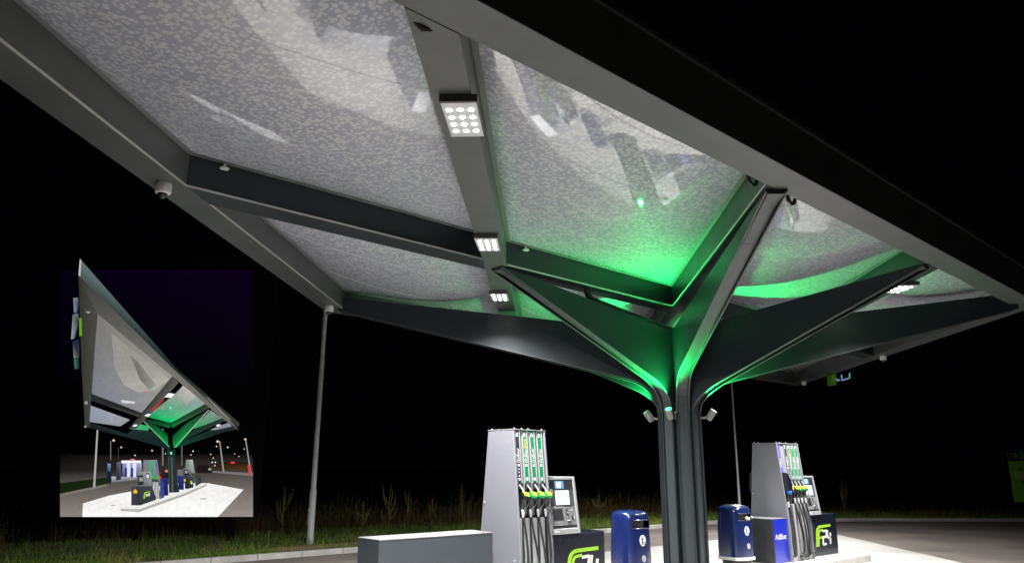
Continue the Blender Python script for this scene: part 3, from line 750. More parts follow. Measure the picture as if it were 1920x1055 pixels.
def payment_terminal(x0, label, letter):
    t = thing('payment_terminal', (x0, 0, IZ + .86), label, 'payment terminal', 'payment terminals on the navy cabinets')
    w, h = .57, .83
    t.scale = (1.12, 1, 1)
    yf = lambda z: -.42 + .12 * z / h
    xo = lambda z: 0.0
    def F(x, z, o): return (x, yf(z) - o, z)
    def plate(mb, x0, x1, z0, z1, o0, o1):
        mb.hexa([F(x0, z0, o0), F(x1, z0, o0), F(x1, z0, o1), F(x0, z0, o1)], [F(x0, z1, o0), F(x1, z1, o0), F(x1, z1, o1), F(x0, z1, o1)])
    mb = MB(); mb.prism([(-.42, .0), (-.30, h), (.30, h), (.42, .0)], lambda u, v, tt: (tt, u + .0, v), .012, w - .012); mb.build('housing', PSIDE, t, bevel=.02)
    mb = MB()
    plate(mb, 0, .05, 0, h, -.02, .022); plate(mb, w - .05, w, 0, h, -.02, .022); plate(mb, .0502, w - .0502, 0, .085, -.02, .022); plate(mb, .0502, w - .0502, h - .045, h, -.02, .022)
    mb.build('frame', PSILV, t, bevel=.014)
    mb = MB(); plate(mb, .05, w - .05, .085, h - .045, -.015, .006); fp = mb.build('face_plate', mat_face, t)
    mb = MB(); plate(mb, .055, w - .055, h - .185, h - .055, .0065, .010); mb.build('display_bar', PDARK, fp)
    mb = MB(); plate(mb, .165, .335, h - .175, h - .065, .0105, .013); mb.build('advert_screen', SCRB, fp)
    mb = MB(); mb.add([F(.2, h - .165, .0135), F(.225, h - .165, .0135), F(.235, h - .075, .0135), F(.195, h - .08, .0135)], [(0, 1, 2, 3)]); mb.add([F(.24, h - .165, .0135), F(.27, h - .165, .0135), F(.28, h - .075, .0135), F(.245, h - .08, .0135)], [(0, 1, 2, 3)]); mb.build('advert_figure', SCRW, fp)
    mb = MB(); plate(mb, .15, .42, .42, .625, .0065, .012); mb.build('touch_screen', SCRW, fp)
    mb = MB(); plate(mb, .145, .15, .415, .63, .0065, .016); plate(mb, .42, .426, .415, .63, .0065, .016); plate(mb, .145, .426, .41, .4185, .0065, .016); mb.build('screen_bezel', PDARK, fp)
    if letter: text('print', letter, .10, WHITE, fp, Matrix.Translation((.088, yf(.61) - .012, .61)) @ Matrix.Rotation(PI / 2 - math.atan2(.12, h), 4, 'X'), extrude=.001)
    mb = MB(); plate(mb, .055, w - .055, .375, .385, .006, .014); plate(mb, .06, .29, .385, .4, .006, .0085); mb.build('ledge', PSILV, fp)
    mb = MB(); plate(mb, .055, w - .055, .105, .372, .006, .012); mb.build('card_panel', mat_card, fp)
    # keypad hood, slots and buttons
    mb = MB(); mb.prism([(.07, .2), (.27, .2), (.25, .36), (.08, .36)], lambda u, v, tt: F(u, v, tt), .012, .018); mb.build('keypad_hood', PDARK, fp)
    mb = MB()
    for r in range(3):
        for c in range(4): plate(mb, .085 + c * .042, .115 + c * .042, .125 + r * .022, .14 + r * .022, .012, .02)
    mb.build('keypad', PSILV, fp)
    mb = MB(); plate(mb, .33, .35, .27, .35, .012, .03); mb.build('card_slot', PDARK, fp)
    mb = MB(); plate(mb, .33, .4, .17, .182, .012, .03); mb.build('note_slot', PDARK, fp)
    mb = MB(); plate(mb, .43, .455, .2, .26, .012, .024); mb.build('contactless_reader', PDARK, fp)
    for q in ((.335, .345, .3, .32, .03, .032), (.46, .478, .21, .26, .012, .02), (.34, .39, .185, .2, .012, .02), (.42, .44, .33, .345, .012, .02)):
        mb = MB(); plate(mb, *q); mb.build('indicator', WHITE, fp)
    mb = MB(); plate(mb, .06, w - .06, .087, .125, .0125, .016); mb.build('receipt_slot', BLACK, fp)
    mb = MB(); plate(mb, .05, .16, .03, .06, .0225, .024); mb.build('info_label', WHITE, t)
    return t
mat_face = mat('terminal_face', (.055, .065, .068), .4)
mat_card = mat('terminal_card_panel', (.16, .165, .17), .4)
payment_terminal(-3.86, 'nearer payment terminal with lit screen and white letter B', 'B')
payment_terminal(4.0, 'farther payment terminal with lit screen near the right end of the island', None)

def waste_bin(x, y, label, rz):
    t = thing('waste_bin', (x, y, IZ), label, 'bin', 'blue waste bins either side of the trunk', rz=rz)
    n = 56; H = 1.14
    prof = [(.318, .17), (.318, .3), (.312, .6), (.302, .80), (.298, .845), (.297, .99), (.296, 1.0), (.29, 1.06), (.27, 1.095), (.23, 1.118), (.15, 1.134), (.05, 1.14)]
    def R(k, r):       # rounded-square section
        a = 2 * PI * k / n; e = 3.2
        q = (abs(math.cos(a)) ** e + abs(math.sin(a)) ** e) ** (-1 / e)
        return (r * q * .93 * math.cos(a), r * q * .93 * math.sin(a))
    mb = MB()
    for r, z in prof:
        for k in range(n): mb.v.append((*R(k, r), z))
    op = lambda i, k: 4 <= i <= 4 and 36 <= k < 48
    for i in range(len(prof) - 1):
        for k in range(n):
            if op(i, k): continue
            mb.f.append((i * n + k, i * n + (k + 1) % n, (i + 1) * n + (k + 1) % n, (i + 1) * n + k))
    mb.f.append(tuple(range((len(prof) - 1) * n, len(prof) * n)))
    b = mb.build('body', BLUEP, t, smooth=True)
    mb = MB(); nn = 40; mb.lathe([(.24, .25), (.24, 1.04)], nn); mb.build('liner', BLACK, t, smooth=True)
    mb = MB()           # rolled lip round the opening
    ring = [(*R(k, .303), .852) for k in range(36, 49)] + [(*R(k, .3), .985) for k in range(48, 35, -1)]
    mb.tube(ring + [ring[0]], .009, 6); mb.build('opening_lip', BLUEP, t, smooth=True)
    mb = MB()
    for r, z in ((.335, .12), (.335, .172), (.31, .176)):
        for k in range(n): mb.v.append((*R(k, r), z))
    for i in range(2):
        for k in range(n): mb.f.append((i * n + k, i * n + (k + 1) % n, (i + 1) * n + (k + 1) % n, (i + 1) * n + k))
    mb.build('rim_band', GALV, t, smooth=True)
    mb = MB(); mb.lathe([(.27, 0), (.27, .13)], 28); mb.build('foot', DARKP, t, smooth=True)
    # round pictogram: a person dropping litter, and a small emblem below
    y0 = -.2955
    fy = lambda z: -(.300 * .93) - .0085 + (z - .6) * .045
    mb = MB(); mb.prism([(.072 * math.cos(2 * PI * k / 28), .66 + .088 * math.sin(2 * PI * k / 28)) for k in range(28)], lambda u, v, tt: (u, fy(v) - tt, v), -.004, .004)
    em = mb.build('pictogram', WHITE, t)
    mb = MB(); S2 = lambda u, v, tt: (u, fy(.66 + v) - tt, .66 + v)
    mb.prism([(-.012 + .011 * math.cos(2 * PI * k / 10), .055 + .011 * math.sin(2 * PI * k / 10)) for k in range(10)], S2, .0042, .006)
    stroke(mb, [(-.012, .04), (-.014, -.005)], .022, .0042, .006, S2); stroke(mb, [(-.018, -.005), (-.024, -.062)], .011, .0042, .006, S2); stroke(mb, [(-.01, -.005), (-.006, -.062)], .011, .0042, .006, S2)
    stroke(mb, [(-.008, .035), (.012, .018), (.026, .025)], .009, .0042, .006, S2); stroke(mb, [(.018, -.01), (.022, -.06), (.044, -.06), (.048, -.01)], .009, .0042, .006, S2)
    mb.build('pictogram_figure', BLUEP, em)
    mb = MB(); S3 = lambda u, v, tt: (u, fy(.38 + v) - .006 - tt, .38 + v)
    stroke(mb, [(.036 * math.cos(2 * PI * k / 20), .045 * math.sin(2 * PI * k / 20)) for k in range(21)], .009, -.002, .003, S3)
    stroke(mb, [(.012 * math.cos(2 * PI * k / 12), .012 + .012 * math.sin(2 * PI * k / 12)) for k in range(13)], .006, -.002, .003, S3); stroke(mb, [(-.02, -.018), (.02, -.018)], .008, -.002, .003, S3)
    mb.build('emblem', WHITE, t)
    return t
waste_bin(-1.63, -.1, 'blue waste bin left of the trunk, next to the nearer navy cabinet', math.radians(-6))
waste_bin(1.62, -.1, 'blue waste bin with grey lower band right of the trunk', math.radians(-6))
mb = MB(); g_ = random.Random(4)
mb.lathe([(.02, 0), (.055, .012), (.06, .04), (.035, .062), (.01, .07)], 9); mb.v = [(x + g_.uniform(-.012, .012), y + g_.uniform(-.012, .012), z + g_.uniform(-.006, .012)) for x, y, z in mb.v]
tag(mb.build('crumpled_paper', mat('beige_paper', (.55, .43, .28), .8), loc=(1.66, -.365, IZ + .852)), 'crumpled beige paper poking out of the right hand bin opening', 'litter')

# ================================================================== things beyond the island
def lamp_post(x, y, label, yaw, k=1.0):
    t = thing('lamp_post', (x, y, .1), label, 'lamp post', 'galvanised street lamp posts', rz=yaw)
    mb = MB(); mb.tube([(0, 0, 0), (0, 0, 1.3), (0, 0, 1.32), (0, 0, 8.4)], [.088 * k, .085 * k, .068 * k, .05 * k], 14); mb.build('post', GALV, t, smooth=True)
    mb = MB(); mb.box(-.035 * k, -.092 * k, .45, .035 * k, -.08 * k, .85); mb.build('service_door', GALV, t, bevel=.004)
    mb = MB(); mb.lathe([(.13, -.02), (.13, .02), (.09, .03)], 16); mb.build('base_ring', GALV, t)
    mb = MB(); mb.tube([(0, 0, 8.38), (.25, 0, 8.48), (.5, 0, 8.52)], .035, 8); mb.build('bracket', GALV, t, smooth=True)
    mb = MB(); mb.prism([(.4, -.13), (1.05, -.1), (1.1, 0), (1.05, .1), (.4, .13), (.36, 0)], flat, 8.49, 8.58); mb.build('lamp_head', GALV, t, bevel=.02)
lamp_post(-2.55, 9.38, 'pale galvanised lamp post on the grass verge left of the pumps', -PI / 2)
lamp_post(15.2, 8.0, 'thin lamp post rising behind the right hand blue bin', -PI / 2, .62)

# green advertising banner frame far right
t = thing('advert_banner', (25.68, 1.32, .1), 'dim green advertising banner at the far right edge with pale lettering', 'banner', rz=math.radians(-42))
mb = MB(); mb.box(0, -.03, .62, 4.2, .03, 2.32); bnr = mb.build('green_panel', SIGNG, t)
mb = MB(); mb.box(.0, -.034, 2.325, 4.2, .03, 2.75); mb.build('teal_header', SIGNT, t)
mb = MB(); mb.prism([(.0, 2.30), (.42, 2.30), (.48, 2.36), (.48, 2.72), (.0, 2.72)], lambda u, v, tt: (u, tt, v), -.042, -.036); lg = mb.build('logo_patch', NAVY, t)
fn = lambda u, v, tt: (.08 + u * .26, -.043 - tt, 2.40 + v * .25)
logo_f(fn, .001, .003).build('logo_letter', LIME, lg); logo_24(fn, .001, .003).build('logo_number', WHITE, lg)
M = lambda x, z: Matrix.Translation((x, -.032, z)) @ Matrix.Rotation(PI / 2, 4, 'X')
text('print', 'ALTID', .19, NAVY, bnr, M(.62, 1.98)); text('print', 'BILLIG', .42, mat('banner_pale_print', (.75, .85, .6), .6), bnr, M(.72, 1.72)); text('print', 'BRÆNDSTOF', .2, NAVY, bnr, M(.95, 1.42))
mb = MB(); mb.box(0.1, -.05, 0, .18, .05, .62); mb.box(4.0, -.05, 0, 4.08, .05, .62); mb.box(.0, .031, .5, 4.2, .09, 2.7); mb.build('stand', DARKP, t)

# roof letters standing off the far edge of the canopy
t = thing('roof_letters', (13.0, 2.95, 4.9), 'glowing logo letters standing off the far right edge of the canopy', 'illuminated sign', rz=PI / 4)
s = 1.7
fn = lambda u, v, tt: (1.25 - u * s, -.42 - tt, v * s * .72 - .02)
logo_f(fn, .0, .16).build('green_letter', mat('letter_green_face', (.1, .3, .02), .4, emit=(.2, .6, .02), es=.02), t)
logo_24(fn, .0, .16).build('white_number', NAVY, t)
def rim(pts, m):
    mb = MB(); mb.tube([fn(u, v, -.035) for u, v in pts], .022, 6); mb.build('neon_rim', m, t)
rim([(.55, .12), (.58, .06), (.70, .065)], GLOWB); rim([(.83, .18), (.84, .03), (1.12, .03)], GLOWB); rim([(1.24, .16), (1.22, .04), (1.16, .03)], GLOWT)
mb = MB()
for u in (.2, .7, 1.1): mb.box(1.25 - u * s - .03, -.42, .3, 1.25 - u * s + .03, -.2, .36)
mb.build('standoff', DARKP, t)

# ================================================================== added board holding an inset picture, no real sign on the verge
BOARD = """-12599 7257 5 0 15,-7224 7290 10 0 22,-6935 4108 1 1 5,-12108 4077 1 1 5
-11828 2268 2 2 4,-6770 2297 10 8 8,-6727 1823 62 56 52,-11755 1794 30 29 27
-11755 1794 40 38 36,-6727 1823 75 70 66,-6627 722 150 142 136,-11585 694 140 132 126
-11713 1526 20 30 12,-9833 1765 30 42 18,-9658 1699 34 46 20,-11672 1260 22 34 14
-11672 1260 120 116 110,-10492 1506 120 116 110,-10484 1453 120 116 110,-11662 1194 120 116 110
-7782 2074 24 16 10,-6750 2080 40 26 14,-6733 1890 80 54 24,-7762 1885 60 42 20
-7787 1857 120 115 115,-6726 1810 120 115 115,-6718 1729 120 115 115,-7783 1817 120 115 115
-10956 2918 170 170 165,-10914 2919 170 170 165,-10785 1425 170 170 165,-10840 1424 170 170 165
-10199 2106 250 250 255,-9680 2109 250 250 255,-9673 2049 250 250 255,-10190 2037 250 250 255
-10159 2037 150 155 190,-9652 2050 170 175 205,-9606 1686 60 60 90,-10108 1654 60 60 95
-10047 2037 225 228 250,-9946 2038 225 228 250,-9907 1665 225 228 250,-9998 1664 225 228 250
-9895 2038 225 228 250,-9793 2039 225 228 250,-9755 1665 225 228 250,-9846 1665 225 228 250
-10082 1919 40 60 140,-10021 1919 40 60 140,-9990 1684 40 60 140,-10051 1683 40 60 140
-9920 1920 40 60 140,-9859 1920 40 60 140,-9829 1685 40 60 140,-9889 1684 40 60 140
-10397 1701 190 190 200,-9707 1685 150 150 165,-9659 1627 120 120 125,-10376 1545 110 110 115
-10568 2054 24 34 60,-10446 2055 24 34 60,-10379 1564 24 34 60,-10500 1563 24 34 60
-10544 2025 130 150 180,-10462 2025 130 150 180,-10434 1818 40 60 110,-10515 1818 40 60 110
-10324 2056 70 72 86,-10215 2076 110 112 125,-10134 1624 60 60 70,-10263 1604 40 40 48
-9960 2147 230 120 150,-9848 2147 230 120 150,-9842 2102 230 120 150,-9954 2101 230 120 150
-10500 2618 255 225 190,-10469 2653 255 225 190,-10427 2618 255 225 190,-10459 2582 255 225 190
-10269 2441 255 225 190,-10247 2465 255 225 190,-10218 2441 255 225 190,-10240 2416 255 225 190
-9447 2363 255 225 190,-9424 2388 255 225 190,-9396 2364 255 225 190,-9418 2339 255 225 190
-9079 2284 255 225 190,-9064 2300 255 225 190,-9045 2284 255 225 190,-9060 2267 255 225 190
-9875 2238 230 255 240,-9856 2260 230 255 240,-9831 2238 230 255 240,-9850 2217 230 255 240
-8365 2356 230 255 240,-8345 2378 230 255 240,-8320 2356 230 255 240,-8340 2334 230 255 240
-8408 2260 255 225 190,-8390 2279 255 225 190,-8369 2261 255 225 190,-8386 2241 255 225 190
-7761 2606 255 225 190,-7728 2642 255 225 190,-7688 2606 255 225 190,-7721 2570 255 225 190
-7760 2482 255 225 190,-7742 2502 255 225 190,-7720 2483 255 225 190,-7738 2463 255 225 190
-7468 2457 255 225 190,-7445 2482 255 225 190,-7418 2457 255 225 190,-7441 2432 255 225 190
-7034 2665 255 225 190,-7003 2698 255 225 190,-6966 2665 255 225 190,-6997 2632 255 225 190
-7892 2277 255 225 190,-7875 2296 255 225 190,-7853 2277 255 225 190,-7871 2258 255 225 190
-7812 2182 255 225 190,-7795 2201 255 225 190,-7773 2182 255 225 190,-7791 2163 255 225 190
-7022 2418 255 225 190,-7007 2435 255 225 190,-6988 2419 255 225 190,-7003 2402 255 225 190
-7832 2073 230 255 240,-7812 2095 230 255 240,-7787 2074 230 255 240,-7807 2052 230 255 240
-7748 2074 230 255 240,-7728 2096 230 255 240,-7704 2074 230 255 240,-7724 2052 230 255 240
-7751 1993 255 225 190,-7733 2012 255 225 190,-7712 1993 255 225 190,-7729 1974 255 225 190
-7260 2294 255 225 190,-7247 2309 255 225 190,-7230 2294 255 225 190,-7244 2279 255 225 190
-7142 2227 255 225 190,-7128 2242 255 225 190,-7111 2227 255 225 190,-7125 2212 255 225 190
-10546 2604 120 120 115,-10524 2604 120 120 115,-10456 2113 120 120 115,-10478 2112 120 120 115
-10314 2440 70 66 60,-10300 2440 70 66 60,-10255 2114 70 66 60,-10269 2114 70 66 60
-7684 2620 150 150 148,-7656 2620 150 150 148,-7465 1832 150 150 148,-7506 1832 150 150 148
-6999 2652 150 150 150,-6971 2652 150 150 150,-6751 1783 150 150 150,-6793 1782 150 150 150
-6882 1998 210 60 50,-6812 1998 210 60 50,-6762 1756 210 60 50,-6818 1755 210 60 50
-7323 2090 255 60 60,-7225 2090 255 60 60,-7221 2050 255 60 60,-7319 2049 255 60 60
-9224 2928 110 112 112,-9181 2929 110 112 112,-9068 1985 110 112 112,-9110 1985 110 112 112
-8717 2931 95 97 97,-8681 2932 95 97 97,-8574 1988 95 97 97,-8608 1988 95 97 97
-8216 1930 26 22 24,-8164 2009 26 22 24,-7920 2014 26 22 24,-7808 1912 26 22 24,-7797 1804 26 22 24,-8182 1802 26 22 24
-7890 1922 170 170 160,-7819 1922 170 170 160,-7814 1873 170 170 160,-7885 1872 170 170 160
-9128 1747 40 30 30,-9077 1826 40 30 30,-8935 1827 40 30 30,-8896 1670 40 30 30,-9118 1669 40 30 30
-9012 1876 255 120 110,-8920 1876 255 120 110,-8913 1817 255 120 110,-9004 1817 255 120 110
-9144 1718 230 50 50,-9094 1718 230 50 50,-9086 1650 230 50 50,-9136 1649 230 50 50
-11031 1025 240 238 236,-10370 1228 246 244 242,-8696 1543 250 248 248,-7865 1548 250 248 246,-6923 1393 242 240 238,-7517 717 255 254 252,-10996 697 255 255 255
-8022 1170 150 140 135,-7851 1171 150 140 135,-7889 1147 150 140 135,-8020 1146 150 140 135
-10310 993 175 170 165,-10170 994 175 170 165,-10177 974 175 170 165,-10307 974 175 170 165
-10038 908 205 205 200,-9527 911 200 200 196,-8391 1322 205 205 200,-7889 1530 190 190 186,-7885 1491 150 150 146,-8403 1245 150 150 146,-9556 824 165 165 160,-10040 850 160 160 156
-10028 912 238 238 234,-9546 901 238 238 234,-8391 1319 238 238 234,-7910 1535 238 238 234,-8115 1558 238 238 234,-9765 1044 238 238 234
-8493 2135 150 155 155,-8320 2136 190 195 195,-8231 1792 140 145 145,-8479 1830 110 115 115
-8451 2126 60 150 110,-8421 2126 60 150 110,-8401 1948 60 150 110,-8431 1948 60 150 110
-8541 1928 90 95 100,-8379 1938 150 155 160,-8270 1684 70 75 80,-8524 1692 40 42 46
-8505 1879 20 24 28,-8424 1879 20 24 28,-8379 1752 20 24 28,-8480 1751 20 24 28
-8488 1859 170 160 150,-8431 1859 170 160 150,-8414 1791 170 160 150,-8476 1790 170 160 150
-8482 1682 44 46 52,-8249 1674 60 62 68,-8223 1440 40 42 48,-8380 1400 40 42 48,-8441 1410 34 36 40
-8251 1694 90 92 95,-8195 1733 60 62 66,-8063 1734 60 62 66,-8024 1558 44 46 50,-8165 1460 70 72 76
-8331 1595 150 210 40,-8283 1615 150 210 40,-8278 1576 150 210 40,-8308 1517 150 210 40
-8297 1566 235 235 235,-8258 1576 235 235 235,-8257 1527 235 235 235,-8297 1521 235 235 235
-8499 1649 240 190 20,-8448 1649 240 190 20,-8441 1585 240 190 20,-8492 1585 240 190 20
-8688 1887 110 114 118,-8546 1888 110 114 118,-8518 1731 110 114 118,-8660 1730 110 114 118
-8660 1730 30 46 120,-8502 1731 40 60 140,-8462 1380 24 38 100,-8599 1380 20 32 90
-9097 1659 40 56 140,-8916 1670 26 38 100,-8845 1242 20 28 76,-8953 1222 30 44 110
-9104 1552 70 74 150,-9003 1552 60 64 140,-8949 1184 70 74 150,-9055 1144 70 74 150
-9022 2390 20 60 44,-8798 2391 16 40 34,-8713 1834 44 50 52,-8573 1318 40 46 48,-8839 1303 34 40 42
-8890 2193 80 88 90,-8856 2193 80 88 90,-8719 1310 80 88 90,-8773 1310 80 88 90
-8958 2193 80 86 88,-8944 2193 80 86 88,-8813 1310 80 86 88,-8826 1310 80 86 88
-9600 2119 120 124 128,-9245 2125 150 154 158,-9109 1591 130 134 138,-9553 1588 120 124 128
-9426 2110 70 180 120,-9345 2111 70 180 120,-9283 1727 50 150 100,-9368 1726 50 150 100
-9294 2111 90 90 170,-9257 2111 90 90 170,-9170 1728 90 90 170,-9196 1727 90 90 170
-9327 1717 60 170 80,-9185 1718 60 170 80,-9166 1645 60 170 80,-9314 1644 60 170 80
-9318 1644 60 62 64,-9155 1640 60 62 64,-9037 1164 110 112 114,-9255 1143 120 122 124
-9288 1570 215 215 215,-9268 1570 215 215 215,-9204 1182 215 215 215,-9227 1172 215 215 215
-9248 1571 215 215 215,-9228 1571 215 215 215,-9164 1182 215 215 215,-9187 1173 215 215 215
-9207 1571 215 215 215,-9187 1571 215 215 215,-9124 1183 215 215 215,-9147 1173 215 215 215
-9167 1571 215 215 215,-9147 1571 215 215 215,-9083 1183 215 215 215,-9106 1173 215 215 215
-9709 1823 130 134 140,-9371 1828 165 168 172,-9296 1473 130 134 138,-9687 1451 80 84 90
-9689 1734 38 44 50,-9563 1745 38 44 50,-9518 1501 38 44 50,-9672 1490 38 44 50
-9647 1686 150 150 140,-9566 1690 150 150 140,-9545 1588 150 150 140,-9643 1578 150 150 140
-9488 1794 60 66 74,-9407 1795 60 66 74,-9370 1658 60 66 74,-9461 1657 60 66 74
-9469 1755 245 248 250,-9416 1756 245 248 250,-9398 1671 245 248 250,-9452 1671 245 248 250
-9828 1450 60 64 72,-9295 1463 66 70 78,-9162 1202 56 60 66,-9153 1125 50 54 60,-9537 988 42 46 52,-9768 990 50 54 60
-9828 1450 66 70 76,-9589 1393 54 58 64,-9537 988 46 50 56,-9768 990 60 64 70
-9760 1344 245 190 20,-9718 1393 245 190 20,-9659 1344 245 190 20,-9656 1286 245 190 20,-9748 1286 245 190 20
-9481 1258 160 215 40,-9458 1316 160 215 40,-9320 1340 160 215 40,-9327 1317 160 215 40,-9431 1293 160 215 40,-9439 1162 160 215 40,-9473 1146 160 215 40
-9412 1268 235 235 235,-9363 1278 235 235 235,-9374 1210 235 235 235,-9407 1200 235 235 235
-9354 1288 235 235 235,-9324 1294 235 235 235,-9321 1220 235 235 235,-9349 1216 235 235 235
-11186 3088 28 38 42,-10110 2787 30 44 46,-9981 2901 36 50 52,-9544 2861 30 50 46,-9175 2793 24 44 40,-8920 2466 14 40 34,-8909 2373 14 34 30,-9207 2460 26 34 38,-9950 2659 28 36 40,-11190 2946 24 30 34
-8867 2420 10 60 44,-8605 2632 20 50 42,-7937 2894 24 44 42,-7322 2992 24 38 36,-7219 2927 44 48 46,-7572 2849 26 40 38,-8681 2463 14 70 46
-11211 3529 150 158 172,-10083 3151 160 164 172,-10320 2981 150 152 160,-11148 3091 140 146 160
-9949 3064 60 190 120,-9529 2986 30 180 100,-9569 2872 60 170 110,-10052 2916 90 170 130
-11342 6001 120 118 113,-9092 4317 158 154 147,-9797 3321 140 142 147,-11205 3823 122 127 138
-10893 5466 150 147 141,-10103 4904 152 149 142,-9269 4351 166 162 155,-9183 4213 182 178 170,-9496 3936 164 161 156,-9971 3878 176 173 167,-10376 4068 170 168 163,-10684 4551 150 148 146
-10308 4868 126 124 118,-10076 4694 120 118 113,-9512 4073 150 148 143,-9668 3935 142 140 136,-9945 4208 112 110 106
-10392 3670 215 215 220,-10008 3625 215 215 220,-10015 3577 215 215 220,-10347 3589 215 215 220
-9783 3913 255 90 90,-9741 3914 255 90 90,-9735 3866 255 90 90,-9777 3865 255 90 90
-9552 4004 60 230 160,-9518 4004 60 230 160,-9518 3949 60 230 160,-9552 3949 60 230 160
-8950 3856 150 160 154,-8779 4063 165 168 160,-8424 3822 165 170 164,-8131 3583 140 160 158,-8980 3077 0 205 110,-9662 3228 0 120 70,-9509 3360 60 170 120
-8935 3832 166 168 160,-8778 4050 184 183 175,-8421 3798 188 187 180,-8634 3532 160 166 158
-9070 3494 120 255 200,-9033 3501 120 255 200,-9025 3439 120 255 200,-9059 3434 120 255 200
-9258 3486 255 120 120,-9215 3486 255 120 120,-9209 3433 255 120 120,-9247 3428 255 120 120
-7967 3412 140 150 146,-7644 3204 110 130 124,-8326 2935 0 190 110,-8399 2939 20 170 100
-7939 2906 150 152 160,-7453 3098 140 144 156,-7370 2992 130 132 144,-7817 2895 140 142 150
-12022 7077 50 50 44,-11342 6001 74 72 66,-11139 3112 66 66 62,-11103 2959 50 52 50,-11240 2931 54 54 50,-11556 4510 56 56 50
-11207 3836 40 44 44,-9799 3334 28 32 32,-9559 3336 60 62 60,-9782 3199 70 72 70,-11181 3652 44 48 48
-9090 4303 70 68 64,-8911 4132 104 100 96,-9882 2917 80 80 78,-10086 2916 60 62 60,-9797 3321 40 42 40
-9285 3709 150 60 60,-9210 3685 110 50 50,-9464 3384 200 50 56,-9548 3384 210 44 50
-9241 3745 250 248 255,-9133 3862 250 248 255,-8972 3831 250 248 255,-9058 3734 250 248 255
-9715 3263 250 248 255,-9624 3311 250 248 255,-9526 3300 250 248 255,-9614 3228 250 248 255
-9991 2977 250 248 255,-9950 3029 250 248 255,-9853 3025 250 248 255,-9895 2977 250 248 255
-7792 3001 250 248 255,-7749 3049 250 248 255,-7651 3038 250 248 255,-7730 2985 250 248 255
-9197 3886 24 22 26,-9138 3900 24 22 26,-8954 3887 24 22 26,-8972 3831 24 22 26,-9133 3862 24 22 26
-9690 3168 16 70 44,-8981 3082 8 60 36,-8966 2959 6 44 28,-9037 2947 14 110 60,-9697 3121 20 60 40
-8981 3082 10 70 40,-8130 3579 40 60 44,-7998 3476 56 62 56,-8941 2948 20 130 60
-8304 2951 20 50 40,-7607 3199 40 48 44,-7554 3145 50 56 52,-8605 2632 16 60 44,-8650 2608 10 60 40
-9708 3114 20 60 44,-9623 3109 16 60 40,-9345 3004 10 60 36,-9030 2789 6 40 26,-8993 2512 20 140 50,-9007 2489 20 160 60
-9719 3109 150 152 148,-9688 3114 130 140 132,-8971 2489 60 220 130,-8939 2419 20 120 80
-8017 3428 30 50 40,-8559 3080 16 90 50,-8906 2747 8 60 34,-8851 2490 20 170 60,-8804 2490 20 140 60
-8040 3416 150 152 146,-7993 3421 140 142 136,-8774 2444 60 210 130,-8846 2443 20 180 100
-8916 2326 160 255 210,-8866 2327 160 255 210,-8859 2268 160 255 210,-8902 2268 160 255 210
-12022 7077 54 54 48,-11342 6001 86 84 78,-9388 4523 120 118 112,-9060 4281 125 122 116,-7644 3202 116 112 106,-7327 2995 100 98 92,-7177 2899 90 88 80,-7356 3092 100 98 92,-9066 4482 116 112 108
-12048 7554 104 118 118,-9015 4525 22 44 40,-7171 3079 60 66 60,-7183 2968 60 64 58,-7356 3092 40 52 48,-9066 4482 28 48 44,-12022 7077 70 84 84
-8175 3802 80 86 78,-8068 3732 170 172 150,-7384 3147 130 130 112,-7500 3174 90 94 84
-12015 7077 190 192 190,-12048 7554 190 192 190,-11997 7508 190 192 190,-11959 7046 190 192 190
-11720 6121 70 66 64,-11644 6180 70 66 64,-11534 6108 70 66 64,-11549 6014 70 66 64,-11662 6013 70 66 64
-11681 6049 150 145 140,-11598 6064 150 145 140,-11526 6050 150 145 140,-11574 5992 150 145 140
-12064 6431 120 130 140,-11938 6447 110 118 126,-11883 6214 40 60 90,-11886 5997 30 60 90,-11983 6033 120 140 150
-12010 5975 110 116 118,-11857 5990 110 116 118,-11806 5746 24 28 40,-11841 5318 16 18 28,-11948 5282 150 160 170
-11818 5875 96 160 20,-11748 5876 96 160 20,-11667 5376 96 160 20,-11738 5375 96 160 20
-11901 5246 24 34 60,-11731 5283 30 40 66,-11651 4790 60 62 60,-11801 4768 120 130 130
-11792 4754 60 120 100,-11655 4769 20 30 30,-11609 4504 30 34 34,-11730 4475 70 110 96
-11341 3617 150 148 142,-11260 3631 150 148 142,-11248 3550 150 148 142,-11316 3542 150 148 142
-11263 2989 150 150 146,-11194 2990 150 150 146,-11188 2943 150 150 146,-11242 2942 150 150 146"""
t = thing('inset_picture_board', (1.4086, 6.2598, .1), 'added board on the left verge carrying an inset picture of a filling station at night', 'inset picture', rz=-.7375)
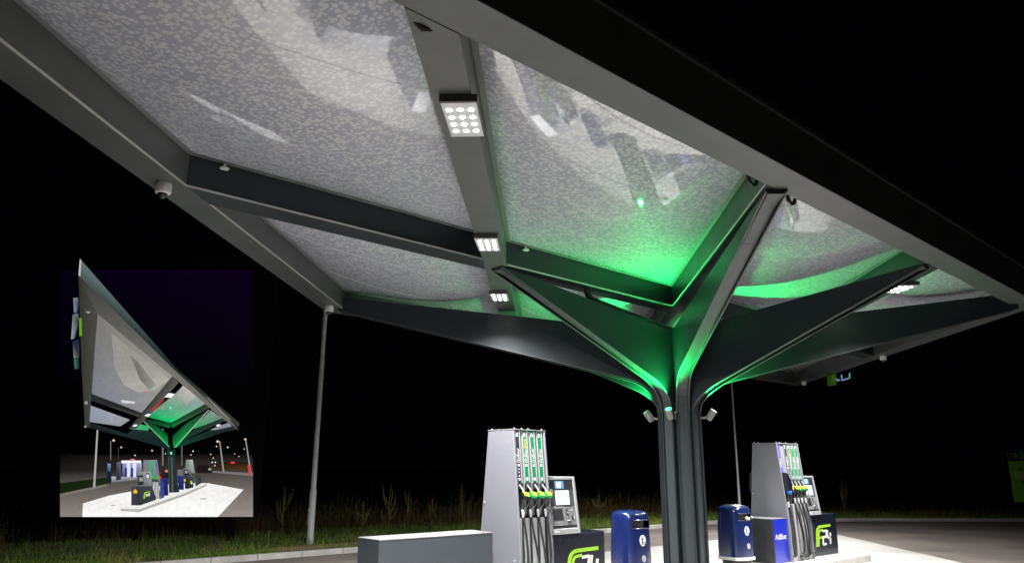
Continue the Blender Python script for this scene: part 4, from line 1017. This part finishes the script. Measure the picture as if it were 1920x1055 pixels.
# local x runs to the right along the board, local y away from the viewer, heights measured from the road
mb = MB(); mb.box(-12.70, .02, .58, -6.55, .22, 7.55); mb.build('casing', BOARDM, t, bevel=.01)  # invented casing and posts to carry the inset picture
for x in (-12.0, -9.6, -7.2):
    mb = MB(); mb.box(x - .07, .06, -.15, x + .07, .2, .579); mb.build('post', BOARDM, t)
me = bpy.data.meshes.new('picture'); vs = []; fs = []; cs = []
vs += [(-12.66, .018, .6), (-6.6, .018, .6), (-6.6, .018, 7.5), (-12.66, .018, 7.5)]; fs.append((0, 1, 2, 3)); cs += [(0, 0, 0)] * 4
for li, ln in enumerate(BOARD.strip().split('\n')):
    pts = []; base = len(vs); yy = .017 - .0006 * (li + 1)
    for p in ln.split(','):
        a, b, *c = p.split(); pts.append((int(a) / 1000, int(b) / 1000 - .1)); vs.append((int(a) / 1000, yy, int(b) / 1000 - .1)); cs.append(lin(c))
    for tr in tessellate_polygon([[Vector((x, y, 0)) for x, y in pts]]): fs.append(tuple(base + k for k in tr))
me.from_pydata(vs, [], fs)
ca = me.color_attributes.new('print', 'FLOAT_COLOR', 'POINT')
for k, c in enumerate(cs): ca.data[k].color = (*c, 1)
m = mat('inset_picture_glow', (.004, .004, .004), .5, spec=.15, es=1.0); nt = m.node_tree  # added glow that shows the inset picture, no backlight exists here
at = nt.nodes.new('ShaderNodeAttribute'); at.attribute_name = 'print'
nz = nt.nodes.new('ShaderNodeTexNoise'); nz.inputs['Scale'].default_value = 9; nz.inputs['Detail'].default_value = 8; nz.inputs['Roughness'].default_value = .75
tcn = nt.nodes.new('ShaderNodeTexCoord'); nt.links.new(tcn.outputs['Object'], nz.inputs['Vector'])
rg = nt.nodes.new('ShaderNodeMapRange'); rg.inputs[1].default_value = .3; rg.inputs[2].default_value = .7; rg.inputs[3].default_value = .88; rg.inputs[4].default_value = 1.12
nt.links.new(nz.outputs[0], rg.inputs[0]); nt.links.new(rg.outputs[0], nt.nodes["Principled BSDF"].inputs['Emission Strength'])
nt.links.new(at.outputs['Color'], nt.nodes["Principled BSDF"].inputs['Emission Color'])
me.materials.append(m)
o = bpy.data.objects.new('picture', me); COL.objects.link(o); o.parent = t
